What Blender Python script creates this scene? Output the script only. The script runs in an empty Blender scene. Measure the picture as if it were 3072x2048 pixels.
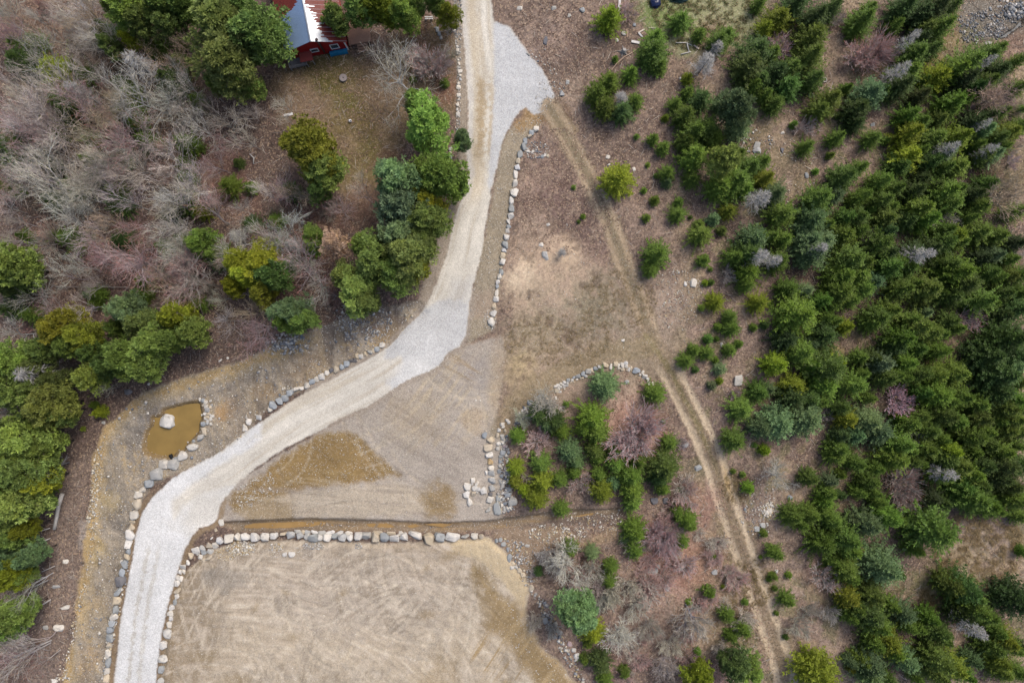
# ---------------------------------------------------------------- surveyed plan of the place
# Tree survey: one sheet per map tile; each entry is x,y,radius,tone on that tile
TS = 768/1763.0
SHEETS = {}
SHEETS[(2304,0)] = dict(
S="""75,130,85,y 190,40,90,d 320,130,85,d 290,270,110,g 280,400,100,g 430,70,70,d 640,150,80,g 690,70,60,g 600,210,50,g 930,60,90,d 1040,100,90,d
1150,60,110,d 1250,60,70,d 1180,200,80,g 1080,200,70,g 1040,280,70,d 1000,380,100,g 960,500,100,g 900,600,80,d 1100,360,70,d 870,180,50,g
30,370,60,g 50,510,90,d 130,600,90,d 150,480,75,g 40,720,70,g 300,560,75,g 540,610,45,g 420,690,80,g 350,760,70,g 690,650,115,b 600,760,90,d 770,640,60,g
590,860,65,d 470,950,60,g 710,960,60,g 265,1010,48,g 815,965,35,g 430,1070,28,g 330,1180,25,g 480,800,25,g 175,860,28,g
1030,670,70,d 1060,640,55,g 1150,540,90,y 1060,560,50,g 1270,500,90,g 1360,450,90,g 1480,400,90,g 1560,350,55,g 1330,560,100,d 1480,580,80,g 1560,500,80,d
1400,620,70,d 1250,720,90,g 1340,690,60,g 1160,830,80,g 1220,790,60,g 960,800,70,g 1030,850,75,g 970,920,75,y 1130,960,90,g 1280,960,90,y 1370,945,50,g
1200,1060,80,b 960,1080,100,y 900,1150,80,g 1040,1040,50,g 1110,1120,70,d 1290,1150,80,g 1200,1160,60,g 1040,1240,70,d
1390,850,80,d 1500,810,80,d 1590,780,50,d 1470,900,70,b 1640,920,80,y 1700,870,60,g 1560,960,70,g 1540,1060,70,b 1470,1080,60,g 1600,1020,50,g 1430,1000,50,d
510,1220,100,g 620,1160,60,d 770,1250,75,g 870,1300,65,g 1000,1310,75,d 640,1350,60,g 590,1380,50,d 780,1380,75,g 340,1370,90,g 450,1350,65,b 840,1420,50,g
1190,1330,100,g 1240,1410,80,g 1120,1290,60,d 1280,1310,60,g 1400,1340,70,d 1450,1420,80,g 1340,1400,40,d 1030,1440,100,g 1080,1510,80,g 950,1520,70,d
800,1510,90,g 600,1500,80,g 530,1500,70,g 300,1510,90,b 400,1545,60,g 90,1480,85,g 40,1340,75,b 700,1450,40,g 1380,1500,60,g
1720,420,50,d 1730,600,50,d 1720,1450,60,d 1650,1470,50,d 1730,760,40,g 1500,1270,60,g 1720,900,40,g""",
R="""720,370,150,R 80,320,85,R 265,860,85,R 1560,660,130,T 1440,760,70,R 1680,780,70,T 1680,1110,60,R 1620,1330,170,T 1560,1180,80,T 470,140,60,B 1620,1230,100,T
1220,1530,90,B 1700,1010,60,B""",
N="960,280,60 880,500,70 1480,440,50 1220,1030,60 1500,1040,50 1450,870,50")
SHEETS[(2304,683)] = dict(
S="""20,60,60,g 100,80,60,g 60,230,90,g 280,80,100,b 380,90,80,b 510,50,90,g 300,170,110,b 620,20,60,g 560,220,120,g 640,240,80,g 500,330,110,g 610,330,90,g
480,440,110,g 640,420,80,g 560,500,60,g 730,370,60,b 750,110,100,g 800,30,70,d 820,170,70,d 830,270,90,g 960,270,70,g 880,240,60,g 910,420,80,g 1000,380,50,g
1090,420,100,g 1180,450,50,g 1060,540,40,g 1280,310,110,g 1330,390,90,g 1230,250,70,g 1250,470,80,g 1380,300,60,g 1100,140,80,d 1000,170,80,b 1180,100,100,g
1270,60,80,y 1310,100,60,g 1200,20,70,g 1440,30,80,g 1560,60,80,g 1500,310,80,g 1560,340,60,g 1460,210,60,d 1540,190,70,b 1640,220,60,g 1640,330,60,g
1680,110,70,d 1450,500,90,g 1520,520,60,g 1600,450,80,g 1730,320,60,g 1720,450,70,g 1680,560,90,d 1600,600,80,d
130,420,75,g 260,430,50,b 200,600,150,g 360,500,60,g 420,540,50,g 400,620,50,g 530,680,60,y 460,640,50,g 380,740,85,d 120,770,75,d 220,850,90,g 300,800,50,b
830,570,75,g 740,620,85,g 700,660,60,g 960,630,60,g 1010,680,100,g 1100,720,80,g 900,760,90,g 860,820,80,d 1030,830,65,g 1080,580,50,b 1240,640,70,g
1290,690,60,g 1180,730,60,g 1150,850,70,g 1210,840,50,g 940,930,60,g 720,900,70,d 770,930,80,b 630,890,60,g 640,1000,50,g 800,1030,80,g 860,1010,60,g
930,1030,55,g 1030,1000,70,g 1150,1010,75,g 1290,1000,80,g 1350,1020,40,g 400,960,140,g 300,940,70,g 380,1080,110,g 480,930,60,y 500,1080,60,g 590,1080,80,g
180,1090,85,y 50,940,80,y 160,1170,80,d 280,1180,90,d 350,1190,60,g 690,1170,45,g 490,1230,70,g 540,1310,70,y 250,1310,120,b 60,1340,120,b 0,1110,50,b
680,1330,110,b 760,1400,90,b 600,1420,80,b 500,1420,60,d 480,1520,80,g 1150,1150,110,g 1230,1190,60,g 1060,1130,60,g 1320,1160,80,g 1430,1210,80,g 1480,1230,40,g
1200,1290,80,g 1290,1330,70,g 1030,1290,60,g 960,1340,80,g 880,1310,40,g 1100,1390,80,g 1180,1450,60,g 1440,1310,80,g 1470,1400,70,g 1380,1430,90,g
1500,1490,80,g 1580,1530,80,g 1410,1540,60,g 900,1480,100,g 960,1530,60,g 850,1540,50,g 1070,1520,70,g 1230,1530,80,y 1300,1500,40,g
1500,880,130,d 1620,760,150,d 1700,900,120,d 1580,1010,150,d 1640,950,100,b 1560,1130,110,d 1700,1060,80,g 1660,1180,90,g 1600,1240,90,g 1720,1240,60,g
1660,1310,90,g 1620,1390,80,g 1720,1400,70,g 1560,1330,60,d 1700,1500,50,d""",
R="680,90,80,B 740,240,50,R 1380,610,110,R 900,1200,110,R 1000,1440,80,B 410,1290,50,B 1720,170,60,B",
N="330,150,70 1040,190,80 30,230,60")
SHEETS[(2304,1366)] = dict(
S="""470,0,60,g 600,50,60,g 860,20,80,g 980,30,70,g 1040,50,50,g 740,80,60,d 1200,20,120,g 1290,60,90,g 1180,130,80,g 1390,120,90,g 1440,200,90,g 1390,290,110,g
1480,330,90,g 1560,370,60,g 1330,220,80,g 1460,60,90,d 1600,60,110,d 1560,150,80,d 1640,200,80,d 1700,60,80,d 1690,300,90,g 1740,420,60,g 1600,280,50,d
285,150,72,g 430,170,45,b 500,130,45,g 690,170,72,g 720,250,50,g 620,250,50,g 750,310,50,g 500,270,35,d 410,250,60,g 390,310,60,g 170,410,75,g 290,400,70,g
390,400,60,g 230,470,50,g 440,440,70,g 380,600,90,g 530,560,100,g 560,640,80,g 680,460,95,b 580,440,50,b 810,410,85,g 880,430,50,g 1110,500,170,g 1100,290,80,d
1200,320,60,d 1000,640,60,d 780,760,135,b 860,790,70,g 520,770,85,g 560,830,60,g 440,720,50,g 50,670,50,g 1755,660,45,g 1690,980,130,d
540,960,75,y 710,950,85,g 600,1040,80,g 680,1080,100,g 740,1150,90,g 560,1100,60,d 850,1030,60,g 930,1080,75,b 960,1170,60,g 1030,1180,50,g 1110,1110,70,g
1170,1200,80,g 1200,1260,50,g 1240,880,90,g 1320,900,110,d 1390,950,80,g 1400,1040,100,g 1320,1080,80,d 1500,1090,80,g 1560,1200,80,g 1620,1260,80,y
1680,1320,60,g 1540,1310,90,g 1570,1400,80,y 1600,1480,70,g 1740,1500,60,g 1740,1310,40,d 820,1270,95,y 860,1340,80,g 940,1400,80,b 980,1450,50,b 720,1280,60,g
700,1430,100,b 640,1400,60,g 700,1520,80,b 820,1530,60,g 1150,1390,110,g 1260,1440,90,y 1340,1490,70,g 1160,1500,80,g 1020,1530,50,g 1400,1400,60,b
560,1410,45,b 565,1460,35,y 340,1500,150,y 130,990,55,g 40,830,28,g 145,825,25,g 125,1250,22,g 60,1085,18,g 10,855,20,g 50,915,20,g""",
R="390,860,110,R 940,220,150,R 300,1060,60,B 230,1180,90,B 430,1080,70,B 100,170,110,B 350,440,40,B",
N="1200,120,70 1390,1180,80")
SHEETS[(1536,1366)] = dict(
S="""25,80,65,y 20,180,50,y 200,50,70,g 210,180,75,y 170,290,90,y 90,240,50,y 330,160,60,g 440,40,60,b 430,120,50,g 340,365,55,g 590,20,50,g 600,130,60,g 620,240,80,y
700,190,55,b 710,50,70,g 820,130,100,g 830,240,90,g 830,330,65,g 870,30,70,g 1050,70,100,g 1010,150,80,d 1040,230,50,g 850,520,95,g 850,650,65,g 780,570,40,b 1200,430,75,g
1140,390,50,g 1230,480,50,g 1170,590,55,g 400,640,60,g 550,670,55,b 680,760,55,g 670,860,55,g 180,800,40,d 560,1220,80,y 520,1290,40,g 610,1420,85,d 500,1400,40,g
640,1530,60,g 775,1490,45,g 1360,940,50,g 1220,1010,25,g 1480,1090,55,g 1590,1190,60,g 1510,1240,50,g 1280,1350,30,g 1605,1005,25,g 1460,905,20,y 1390,690,25,g
1630,220,45,g 1525,108,20,g 1590,130,22,g 1735,535,30,g 1715,700,15,g 1155,240,22,g""",
P="450,1060,150,b 1520,1420,110,d 1620,1450,100,g 1280,1510,110,y",
R="""470,180,90,R 1030,570,130,R 1220,290,110,R 410,800,160,W 310,750,90,B 480,880,100,B 560,800,80,B 600,900,60,B 640,1000,80,B 800,900,90,B 850,1050,90,B 950,1180,100,B 1100,1300,90,B 220,680,60,W 145,800,40,W 690,960,90,B 1260,1120,170,B 740,1240,120,B 1070,1440,110,B
280,1190,70,B 165,1140,70,B 940,950,100,R 1200,760,80,R 110,150,40,B""", N="")
SHEETS[(1536,683)] = dict(
S="""1000,180,95,g 955,290,55,g 1300,50,75,g 1450,20,40,g 1320,225,55,g 1365,285,20,g 1330,380,25,y 1370,375,28,g 1660,80,100,b 1620,180,90,g 1620,310,90,g
1610,400,50,g 1710,60,60,g 1530,200,60,d 1400,510,65,y 1305,550,27,g 1695,515,62,y 1500,610,55,g 1510,690,65,g 1420,680,32,g 1665,685,30,g 1740,670,30,d
1350,765,36,g 1410,765,20,g 1250,840,52,g 1340,860,52,g 1200,910,58,g 1495,840,48,g 1560,800,32,g 1265,975,28,d 1400,910,30,g 1430,970,48,b 1430,1055,30,y
1375,1085,38,b 1750,950,35,y 640,1085,108,b 985,1140,75,g 375,1215,25,g 1580,1245,75,g 1700,1130,70,g 1710,1370,80,b 1530,1460,78,g 1670,1495,20,g 1740,1530,40,y
1085,1480,58,g 1045,1335,18,g 190,1280,80,d 290,1330,80,d 560,1310,100,g 500,1380,70,g 590,1420,80,g 40,1430,60,g 340,1400,60,g 240,1350,60,b
400,1530,80,b 570,1530,70,g 720,1530,60,g""",
R="""860,1420,190,R 230,1210,110,B 70,1310,70,W 170,1480,95,R 1490,320,65,B 980,1190,60,B 1150,1480,60,R 1530,1140,50,R""", N="345,170,40 1690,200,80")
SHEETS[(1536,0)] = dict(
S="""670,130,95,y 970,370,110,g 990,260,70,g 1160,150,75,g 1020,460,60,g 1420,290,85,g 1480,240,60,g 1290,240,50,g 820,510,65,g 670,570,85,g 590,650,90,g 640,740,80,g
760,770,80,d 850,700,60,d 710,410,25,g 1210,540,45,y 1210,640,50,g 1130,715,55,g 1300,690,80,d 1190,800,80,g 1060,810,28,y 1250,920,100,g 1330,900,110,g
1200,980,80,g 1390,960,70,g 1560,880,80,b 1430,720,60,b 1250,1080,110,g 1550,1070,60,g 1430,1290,100,g 1540,1250,100,g 1640,1150,70,g 1720,1120,60,d
1740,1230,60,y 1240,1230,65,g 1600,1300,60,g 730,1240,115,y 970,960,45,g 1040,1020,50,d 1070,1190,58,g 1070,1255,40,b 860,940,22,g 985,1380,38,g 910,1310,24,g
1150,1390,38,g 1140,1475,58,g 925,1500,35,g 990,1210,18,g 1495,1450,62,y 1390,1510,50,b 1230,1495,18,g 1290,1545,40,g 935,1135,20,g 1680,360,110,d
1620,470,100,d 1700,560,90,d 1740,200,60,y 1700,30,50,g 1740,660,60,d 1660,600,60,d 425,1290,18,g 490,1490,20,g 460,1525,15,g""",
P="1530,760,130,b 1450,1110,115,g",
R="800,80,70,R", N="750,680,60 1410,330,60 1330,440,90 980,340,60 1700,1370,80")
SHEETS[(768,0)] = dict(
S="1300,570,35,g 1080,545,25,g",
P="""40,270,205,g 130,250,80,g 560,150,95,g 700,70,120,g 860,60,130,y 1020,110,120,g 1080,40,100,g 1330,120,80,y 1240,30,80,g 1180,880,190,g 1420,970,70,b
1120,740,110,g 390,1040,190,y 330,1000,120,y 480,1180,140,g 1000,1270,190,b 1020,1420,170,b 1260,1230,180,g 1180,1390,120,y 1400,1280,70,g 1180,1520,150,g 440,1330,80,d""",
R="1010,490,260,W 1200,440,140,R 1310,390,80,B 200,720,110,B 210,810,60,B 720,1230,100,B 760,1350,100,R 340,1360,80,B 560,1440,120,R 1320,180,70,B", N="")
SHEETS[(0,0)] = dict(
S="""400,490,100,y 560,500,60,g 170,440,110,d 120,1040,130,d 1290,1230,60,g 440,720,80,g 40,980,60,d 1300,1000,80,g 1590,1280,70,g 1390,1460,48,y 30,1260,40,y
1180,560,90,d 1250,430,60,d 500,1290,70,d 800,1310,60,d 850,1110,60,d 1290,1340,50,d 1300,1420,60,d 350,840,50,d 950,860,60,d 640,1250,70,d 820,780,50,d 60,1100,60,d
700,250,60,d 720,190,50,d 900,640,60,d 1100,1000,60,d 200,1060,60,d 1640,1120,40,d 1730,1290,50,d 800,1410,50,d 420,960,40,d""",
P="900,80,150,g 1150,60,130,g 1290,60,120,g 1000,180,110,g 1170,200,100,g 820,60,90,g 1550,200,220,g 1700,80,110,g 1600,450,220,g 1720,600,100,g 1500,600,60,g 780,330,80,d 910,290,60,y",
R="""60,90,150,T 350,240,180,B 600,90,180,T 600,260,130,B 950,640,280,W 1180,410,60,B 180,410,140,W 440,640,170,B 250,760,250,B 150,880,200,B 350,950,200,B 700,960,170,B
930,940,200,R 1350,860,200,B 1500,820,180,B 1560,960,120,R 1480,1130,120,R 800,1220,150,B 1130,1230,220,B 350,1330,280,B 250,1200,150,B 1150,1400,220,B 480,1500,200,B
100,1520,120,W 700,1080,200,B 1650,1430,130,B 1700,960,120,B 1700,760,100,B 1150,420,150,T 60,560,120,B 950,1130,180,B 600,1230,150,B 900,1500,150,R 560,420,110,T 780,800,150,B
80,240,110,R 1250,760,110,B 480,330,100,T 1420,720,90,B 1300,300,120,T""", N="980,460,110 560,640,80")
SHEETS[(0,683)] = dict(
S="""500,80,80,g 1130,130,55,g 1270,80,60,d 1490,240,50,b 980,460,60,g 690,1270,45,y 570,1385,18,y 650,1220,30,g 220,600,60,g 660,520,35,g 1300,470,50,d 620,460,40,d 400,60,50,d
1000,370,50,d 60,560,60,d 1380,520,50,d 850,90,60,d""",
P="""120,270,160,g 200,330,110,g 30,380,100,g 1410,110,110,g 1660,250,100,y 1720,330,110,y 1630,400,80,y 460,690,150,y 600,740,120,y 520,800,110,g 660,850,90,d 330,830,100,g
900,560,130,b 980,650,110,g 830,690,80,d 1230,600,110,y 1350,720,100,g 1080,790,150,g 1200,770,100,g 900,900,140,g 1000,960,120,g 780,950,100,d 640,1030,110,g 120,930,150,g
60,1000,120,y 280,950,100,d 100,1110,150,g 260,1080,100,g 400,1050,100,d 380,1220,160,g 440,1270,100,g 270,1290,100,d 200,1440,190,g 100,1390,120,g 330,1500,130,g 50,1500,120,y""",
R="""90,90,130,B 330,90,130,R 620,60,180,B 900,220,220,R 450,330,130,W 650,400,110,B 1400,380,110,B 1510,480,80,B 1540,630,130,B 80,720,150,W 330,600,130,R 560,540,130,B
1740,760,140,R 700,1110,90,B 80,1280,130,W 1200,400,140,R 1230,230,140,R 200,470,150,B 1180,320,90,B 760,200,100,R 1050,60,100,B 1620,90,100,B""", N="260,1000,120 1640,60,70")
SHEETS[(768,683)] = dict(
S="100,120,70,g 390,130,60,g 200,240,50,g",
P="""1050,200,190,g 820,230,170,g 780,150,120,g 950,310,140,g 700,430,150,g 760,520,110,g 1120,260,100,y 1150,80,120,g 1000,50,150,b 250,580,130,b 330,640,100,g 200,650,80,g
60,250,140,y 130,330,130,d 60,450,100,y 400,60,80,g 620,330,100,g""",
R="430,380,140,W 300,290,90,B 40,680,130,R 940,430,80,R 90,30,110,R 540,480,70,R", L="550,110,110", N="260,120,80")
SHEETS[(0,1366)] = dict(
S="130,260,60,d 320,230,50,g",
P="""200,80,180,g 100,220,150,g 300,170,120,y 180,300,160,g 60,380,140,g 270,330,90,g 80,100,140,g 200,500,80,y 120,560,100,g 30,580,70,g 240,680,90,b 60,700,100,b 120,800,110,y
200,810,60,g 100,1080,130,g 60,1180,100,g 200,1050,60,g""",
R="180,900,150,W 60,920,120,B 150,1350,220,B 80,1450,150,R 250,1450,120,R 40,1280,110,B", N="320,90,90")

# Boulders: survey sheets (origin x, origin y, scale) with x,y,w,h,tone
ROCKS = [
("wall", "the boulder retaining wall", "road end", "woods end", 560,1560,4.704, """465,285,110,95,s 585,265,125,120,w 695,250,100,110,w 818,238,135,95,w 955,250,135,125,w 1092,243,140,115,w 1222,225,110,85,w
1338,207,110,85,t 1455,213,120,95,g 1578,222,120,90,g 1690,235,90,90,g 1775,250,135,120,b 1880,255,85,90,w 1980,245,120,105,w 2090,230,105,95,b 2195,245,120,110,g 2300,250,95,100,w
2405,228,112,106,w 2516,228,129,106,g 2645,234,129,134,t 2775,240,146,123,b 2913,258,129,106,w 3040,240,129,112,w 3205,218,196,101,w 3392,268,168,151,t 3552,240,151,123,b 3737,235,200,112,w
3922,224,112,84,g 4045,224,101,78,w 4150,229,90,62,t""", 0.9),
("course", "the wall's back course", "road end", "woods end", 560,1560,4.704, """1560,165,110,60,g 1640,172,60,60,t 1700,180,80,70,g 1800,170,100,45,w 1910,180,120,70,g 2025,178,130,60,w 2165,178,100,60,w
2285,178,110,60,w 2679,179,150,56,t 2869,185,123,50,t 3026,190,123,67,w""", 0.35),
("bend", "the stones where the wall meets the road", "wall end", "lot end", 560,1560,4.704, """400,360,85,95,w 320,350,110,75,t 220,395,100,75,g 122,430,105,95,w 52,510,75,100,t 12,600,50,70,w 238,455,90,75,b
335,440,95,70,g 188,520,70,65,w 320,525,100,70,t 250,555,50,45,t 145,480,70,40,g""", 0.6),
("stray", "", "", "", 560,1560,4.704, "360,245,45,45,w 480,35,80,90,w 410,135,50,50,t 1390,475,65,70,w 1490,475,90,75,w", 0.5),
("edge", "the stone edging beside the wet brown lot", "wall end", "woods end", 1040,1560,4.2, """1890,255,50,55,b 1940,245,45,50,b 1975,300,60,60,b 2030,370,45,60,b 2050,475,60,100,b 2100,540,40,45,t 2120,590,80,40,g
2180,635,65,60,t 2225,690,75,60,t""", 0.6),
("line", "the stone line beside the tan field", "turnaround end", "track end", 1450,360,4.9, """775,128,95,80,w 710,187,75,80,b 672,245,80,80,t 615,310,65,90,b 588,395,95,120,b 540,505,80,120,b 512,600,65,80,t
498,690,85,80,s 475,790,65,135,w 462,925,85,130,w 455,1060,115,130,w 410,1175,75,125,w 412,1297,80,110,b 405,1405,90,95,w 367,1493,60,80,w 371,1562,72,57,b 354,1624,57,72,w 338,1720,93,103,w
314,1838,98,113,b 306,1916,82,62,s 287,1993,82,93,t 278,2084,88,88,w 265,2160,52,62,t 263,2235,67,82,b 239,2297,72,88,w 213,2377,62,72,w 204,2447,46,62,b 196,2534,52,103,w 184,2632,88,93,w
158,2735,62,98,t 150,2838,88,103,w 115,2967,103,139,w""", 0.7),
("stray", "", "", "", 1450,360,4.9, "870,535,55,65,b 905,520,35,50,w 945,530,55,55,t 730,460,35,35,w 655,462,50,45,w", 0.5),
("pond", "the stones ringing the muddy pond", "upper end", "culvert end", 380,1180,6.533, """697,562,285,290,W 1410,120,50,75,w 1470,140,75,80,b 1525,175,75,85,w 1480,225,55,90,t 1525,260,90,70,w 1610,270,80,75,t 1615,150,55,50,w
1645,230,50,45,g 1555,320,100,90,g 1435,430,55,55,w 1512,405,65,75,w 1590,400,75,65,t 1625,425,50,50,w 1668,445,60,60,w 1565,480,70,75,t 1632,490,75,75,w 1525,490,65,60,w 1572,540,55,60,g
1563,585,65,80,g 1620,553,50,40,t 1632,600,60,60,w 1477,600,90,90,b 1490,755,110,165,t 1400,890,160,210,g 1280,938,60,55,b 1255,1065,215,140,W 1065,1240,175,180,w 950,1300,100,100,b
870,1390,220,200,g 680,1410,200,200,w""", 0.65),
("swale", "the boulder row along the rust-stained swale", "pond end", "far end", 0,1366,2.2995, """1065,130,85,80,g 1020,195,65,60,b 975,240,45,40,w 948,275,60,50,w 937,340,60,80,t 915,415,60,60,w 903,465,40,35,t
900,495,45,40,t 885,550,65,75,w 878,615,45,60,w 878,663,35,40,b 866,705,40,45,t 852,752,45,60,b 835,810,45,60,b 822,870,65,70,d 808,942,55,75,b 797,1005,55,55,t 785,1065,50,55,b 778,1120,55,50,w
765,1165,45,45,b 750,1210,50,45,b 748,1265,50,65,b 742,1320,45,45,t 740,1372,45,60,w 738,1435,42,75,b 735,1487,35,40,w 732,1540,38,70,t""", 0.7),
("lot", "the stone row between road and lot", "wall end", "far end", 0,1366,2.2995, """1258,770,40,38,w 1235,805,30,35,w 1262,803,28,32,w 1222,845,35,35,w 1247,850,28,40,w 1220,882,35,40,w 1225,932,48,58,t
1220,972,38,35,w 1203,1012,38,45,b 1183,1050,38,42,w 1173,1090,42,40,w 1178,1125,34,34,w 1166,1165,38,48,w 1152,1232,62,68,W 1126,1310,55,58,w 1120,1407,68,58,W 1110,1478,42,48,b 1107,1555,45,45,g""", 0.7),
("stray", "", "", "", 0,1366,2.2995, "400,1190,70,48,w 313,1185,38,30,g 375,1555,38,36,w 452,730,40,30,w 385,905,60,25,g 455,1045,60,28,w 890,420,22,24,t 830,735,20,26,w", 0.5),
("bank", "the boulder row along the road's bend", "pond end", "upper end", 768,683,2.2956, """-87,1378,45,48,w -62,1340,40,45,w 15,1307,38,34,w 95,1252,42,38,w 115,1220,58,50,b 158,1192,55,50,b 198,1173,45,48,b 230,1137,45,40,b
267,1115,60,48,w 312,1105,34,24,w 350,1087,45,45,w 385,1060,40,40,b 415,1042,30,38,w 447,1023,45,45,w 485,998,36,36,w 515,983,36,36,d 552,977,38,48,t 588,958,40,40,b 622,937,40,42,b 650,918,32,32,d
678,910,38,32,d 692,883,28,35,t 720,886,32,34,w 748,870,28,40,t 782,857,40,30,g 806,845,24,34,t 832,835,36,36,b 866,808,40,34,w""", 0.7),
("arc", "the curved stone wall", "lower end", "track end", 1560,1060,5.6, """170,830,100,90,b 265,765,80,50,t 350,735,110,120,b 440,768,65,45,t 600,745,40,60,w 615,625,70,75,t 590,560,60,60,w 670,645,65,35,w
650,590,50,70,w 640,535,70,50,w 685,560,45,60,g 690,505,60,45,w 725,525,45,45,w 740,565,45,40,w 748,600,35,35,t 775,535,80,45,g 750,485,65,55,w 795,500,45,50,g 812,447,70,60,b 855,480,45,45,t
880,447,50,50,w 905,478,35,25,t 905,405,45,50,b 975,380,95,65,b 960,437,45,30,w 1020,420,40,40,t 1060,412,45,40,t 1060,340,70,90,b 1108,378,65,60,g 1150,300,100,90,g 1210,275,35,80,t 1235,312,35,45,t
1270,255,85,70,b 1335,222,55,60,g 1375,230,30,60,t 1440,190,100,90,t 1530,225,60,110,w 1610,178,90,80,t 1660,200,40,70,w 1655,255,55,50,w 1720,195,75,90,w 1728,265,95,65,t 1780,165,75,70,W 1785,215,60,60,w
1795,278,35,35,t 1830,270,40,75,w 1868,255,50,90,t 1957,287,130,100,b 2018,355,45,50,w 2065,318,50,70,w 2100,395,90,90,w 2145,435,70,65,w 2155,490,45,45,b 2200,505,100,65,w""", 0.7),
("stray", "", "", "", 1560,1060,5.6, "1795,475,70,65,g", 0.5),
("heap", "the heap of pale boulders", "upper end", "lower end", 1380,1250,4.9, """192,930,65,75,w 250,975,70,95,w 105,1027,110,100,w 180,985,45,40,w 215,1050,80,90,w 268,1060,65,60,w 340,1082,95,100,w 245,1105,50,35,w
193,1135,80,95,t 95,1140,95,110,w 140,1250,85,130,w""", 0.7),
("column", "the boulder row beside the shrubby island", "upper end", "ditch end", 1380,1250,4.9, """360,268,75,95,b 450,345,115,95,t 415,455,135,105,t 430,560,110,90,w 445,655,90,80,y 458,755,90,75,w 463,830,90,95,g
390,822,48,68,w 468,942,108,100,g 475,1048,95,95,g 448,1135,65,60,d 445,1215,100,90,w 420,1360,100,80,g""", 0.7),
("rubble", "the rubble bank of the shrubby island", "upper end", "ditch end", 1380,1250,4.9, """690,50,60,45,w 720,80,50,45,w 620,110,70,60,w 640,145,60,55,w 575,195,55,55,w 660,200,50,50,t 555,270,50,70,t 620,280,60,50,g
630,320,70,45,g 570,390,75,55,w 660,435,60,50,p 555,460,60,65,g 685,490,55,60,d 630,530,80,80,b 600,590,60,60,b 590,650,60,60,b 590,720,60,60,g 575,800,50,75,b 610,870,65,60,b 590,960,45,80,g
630,1010,65,80,g 720,1065,90,70,b 705,1150,90,60,b 620,1130,60,50,w 560,1200,70,90,b 630,1210,60,60,g 778,1255,130,130,g 545,1345,100,190,b 615,1300,45,60,w 655,1360,40,60,g""", 0.7),
("stray", "", "", "", 1536,0,2.2956, """52,60,40,30,w 288,52,38,32,g 395,108,24,28,g 485,70,40,35,b 230,282,26,55,d 383,568,24,36,g 345,640,36,40,g 770,228,32,30,g 1690,1000,40,50,g 1690,1032,60,40,g 1160,540,15,20,w
845,170,28,26,b 725,275,20,22,w 662,1080,30,26,w 665,1135,26,22,w 840,1165,22,24,w 250,1545,30,22,w""", 0.5),
("stray", "", "", "", 1536,683,2.2956, "200,117,34,30,w 228,195,42,65,g 1195,388,26,34,w 1250,380,45,60,w 1562,1050,65,70,g 1200,1495,45,50,g 1445,805,20,35,g 1150,308,20,18,g 765,775,24,20,w", 0.4),
("stray", "", "", "", 1536,1366,2.2995, """985,315,50,45,d 1062,312,36,45,d 1040,380,18,22,t 1285,88,55,40,b 1400,805,42,38,g 1155,768,60,55,g 985,795,45,45,g 945,795,45,40,g 1010,765,25,30,g 1730,482,40,36,g
1690,505,32,36,b 1760,395,30,40,w 1070,910,40,45,g 400,1300,40,35,p 425,1340,35,30,w 445,1380,40,40,w 440,1410,34,30,w 50,795,32,30,t 75,822,36,28,t 135,915,35,45,t 230,1140,36,45,b 0,770,30,24,w 105,622,34,22,g""", 0.5),
("stray", "", "", "", 2304,1366,2.2995, "155,290,38,32,b 12,385,30,40,w 62,800,26,28,g 25,345,30,18,w", 0.5),
("stray", "", "", "", 2780,0,7.84, """2085,130,85,90,w 2065,225,60,90,b 2010,225,60,50,g 2100,265,60,50,w 1880,40,70,60,w 1800,35,50,50,w 1985,10,90,40,b 1720,20,80,60,d 1470,1020,140,110,g 1185,1020,60,50,W 2255,85,40,60,g
1490,190,60,50,g 1670,170,50,50,w 2180,280,60,60,g""", 0.6),
("stray", "", "", "", 2304,0,2.2956, "300,650,36,36,g 98,1037,28,36,d 270,1205,28,40,b 720,860,30,25,b 100,915,30,20,w", 0.5),
("stray", "", "", "", 0,683,2.2956, "1518,912,26,24,w 1568,897,18,16,w 880,1130,60,40,d 1022,1075,18,18,w 712,1340,24,20,g 1005,1278,16,16,w 310,1390,20,20,w", 0.5),
("verge", "the small white stones beside the upper road", "house end", "pine end", 768,0,2.2956, """1385,320,20,20,w 1387,345,24,26,w 1390,372,20,20,g 1397,440,20,22,w 1393,465,20,20,g 1405,490,32,28,w 1405,518,22,24,w
1408,545,20,20,g 1393,575,20,22,w 1395,600,32,28,w 1395,655,26,24,w 1393,690,20,24,w 1387,722,24,26,w 1384,755,20,22,w 1390,785,26,40,w 1340,1025,26,26,g 1337,1050,22,20,t 1332,1085,36,34,g 1315,1107,26,22,g 1328,1130,20,22,w""", 0.6),
("stray", "", "", "", 768,0,2.2956, "1355,185,20,30,g 1250,205,24,36,b 1240,190,22,24,g 1262,235,24,30,b 1272,260,26,24,g 1365,210,22,22,w", 0.5),
("stray", "", "", "", 768,683,2.2956, "690,605,28,30,b 1515,1188,14,12,w 1545,1190,12,12,w", 0.5),
]
import bpy, bmesh, math, random
import numpy as np
from mathutils import Vector, Matrix
random.seed(7); RNG = np.random.default_rng(11)
scene = bpy.context.scene
EXPO = 0.56
COL = scene.collection
H = 82.0          # height the place is seen from (m)
PPM = 25.0        # survey units per metre on the ground
K = 0.66          # survey swatch -> real albedo
def lin(c):
    c = np.asarray(c, float)/255.0
    return np.where(c <= 0.04045, c/12.92, ((c+0.055)/1.055)**2.4)
def alb(c, k=None): return lin(c)*(K if k is None else k)
def W(px, py, z=0.0):
    f = (H-z)/H/PPM
    return ((px-1536)*f, (1024-py)*f)

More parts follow.
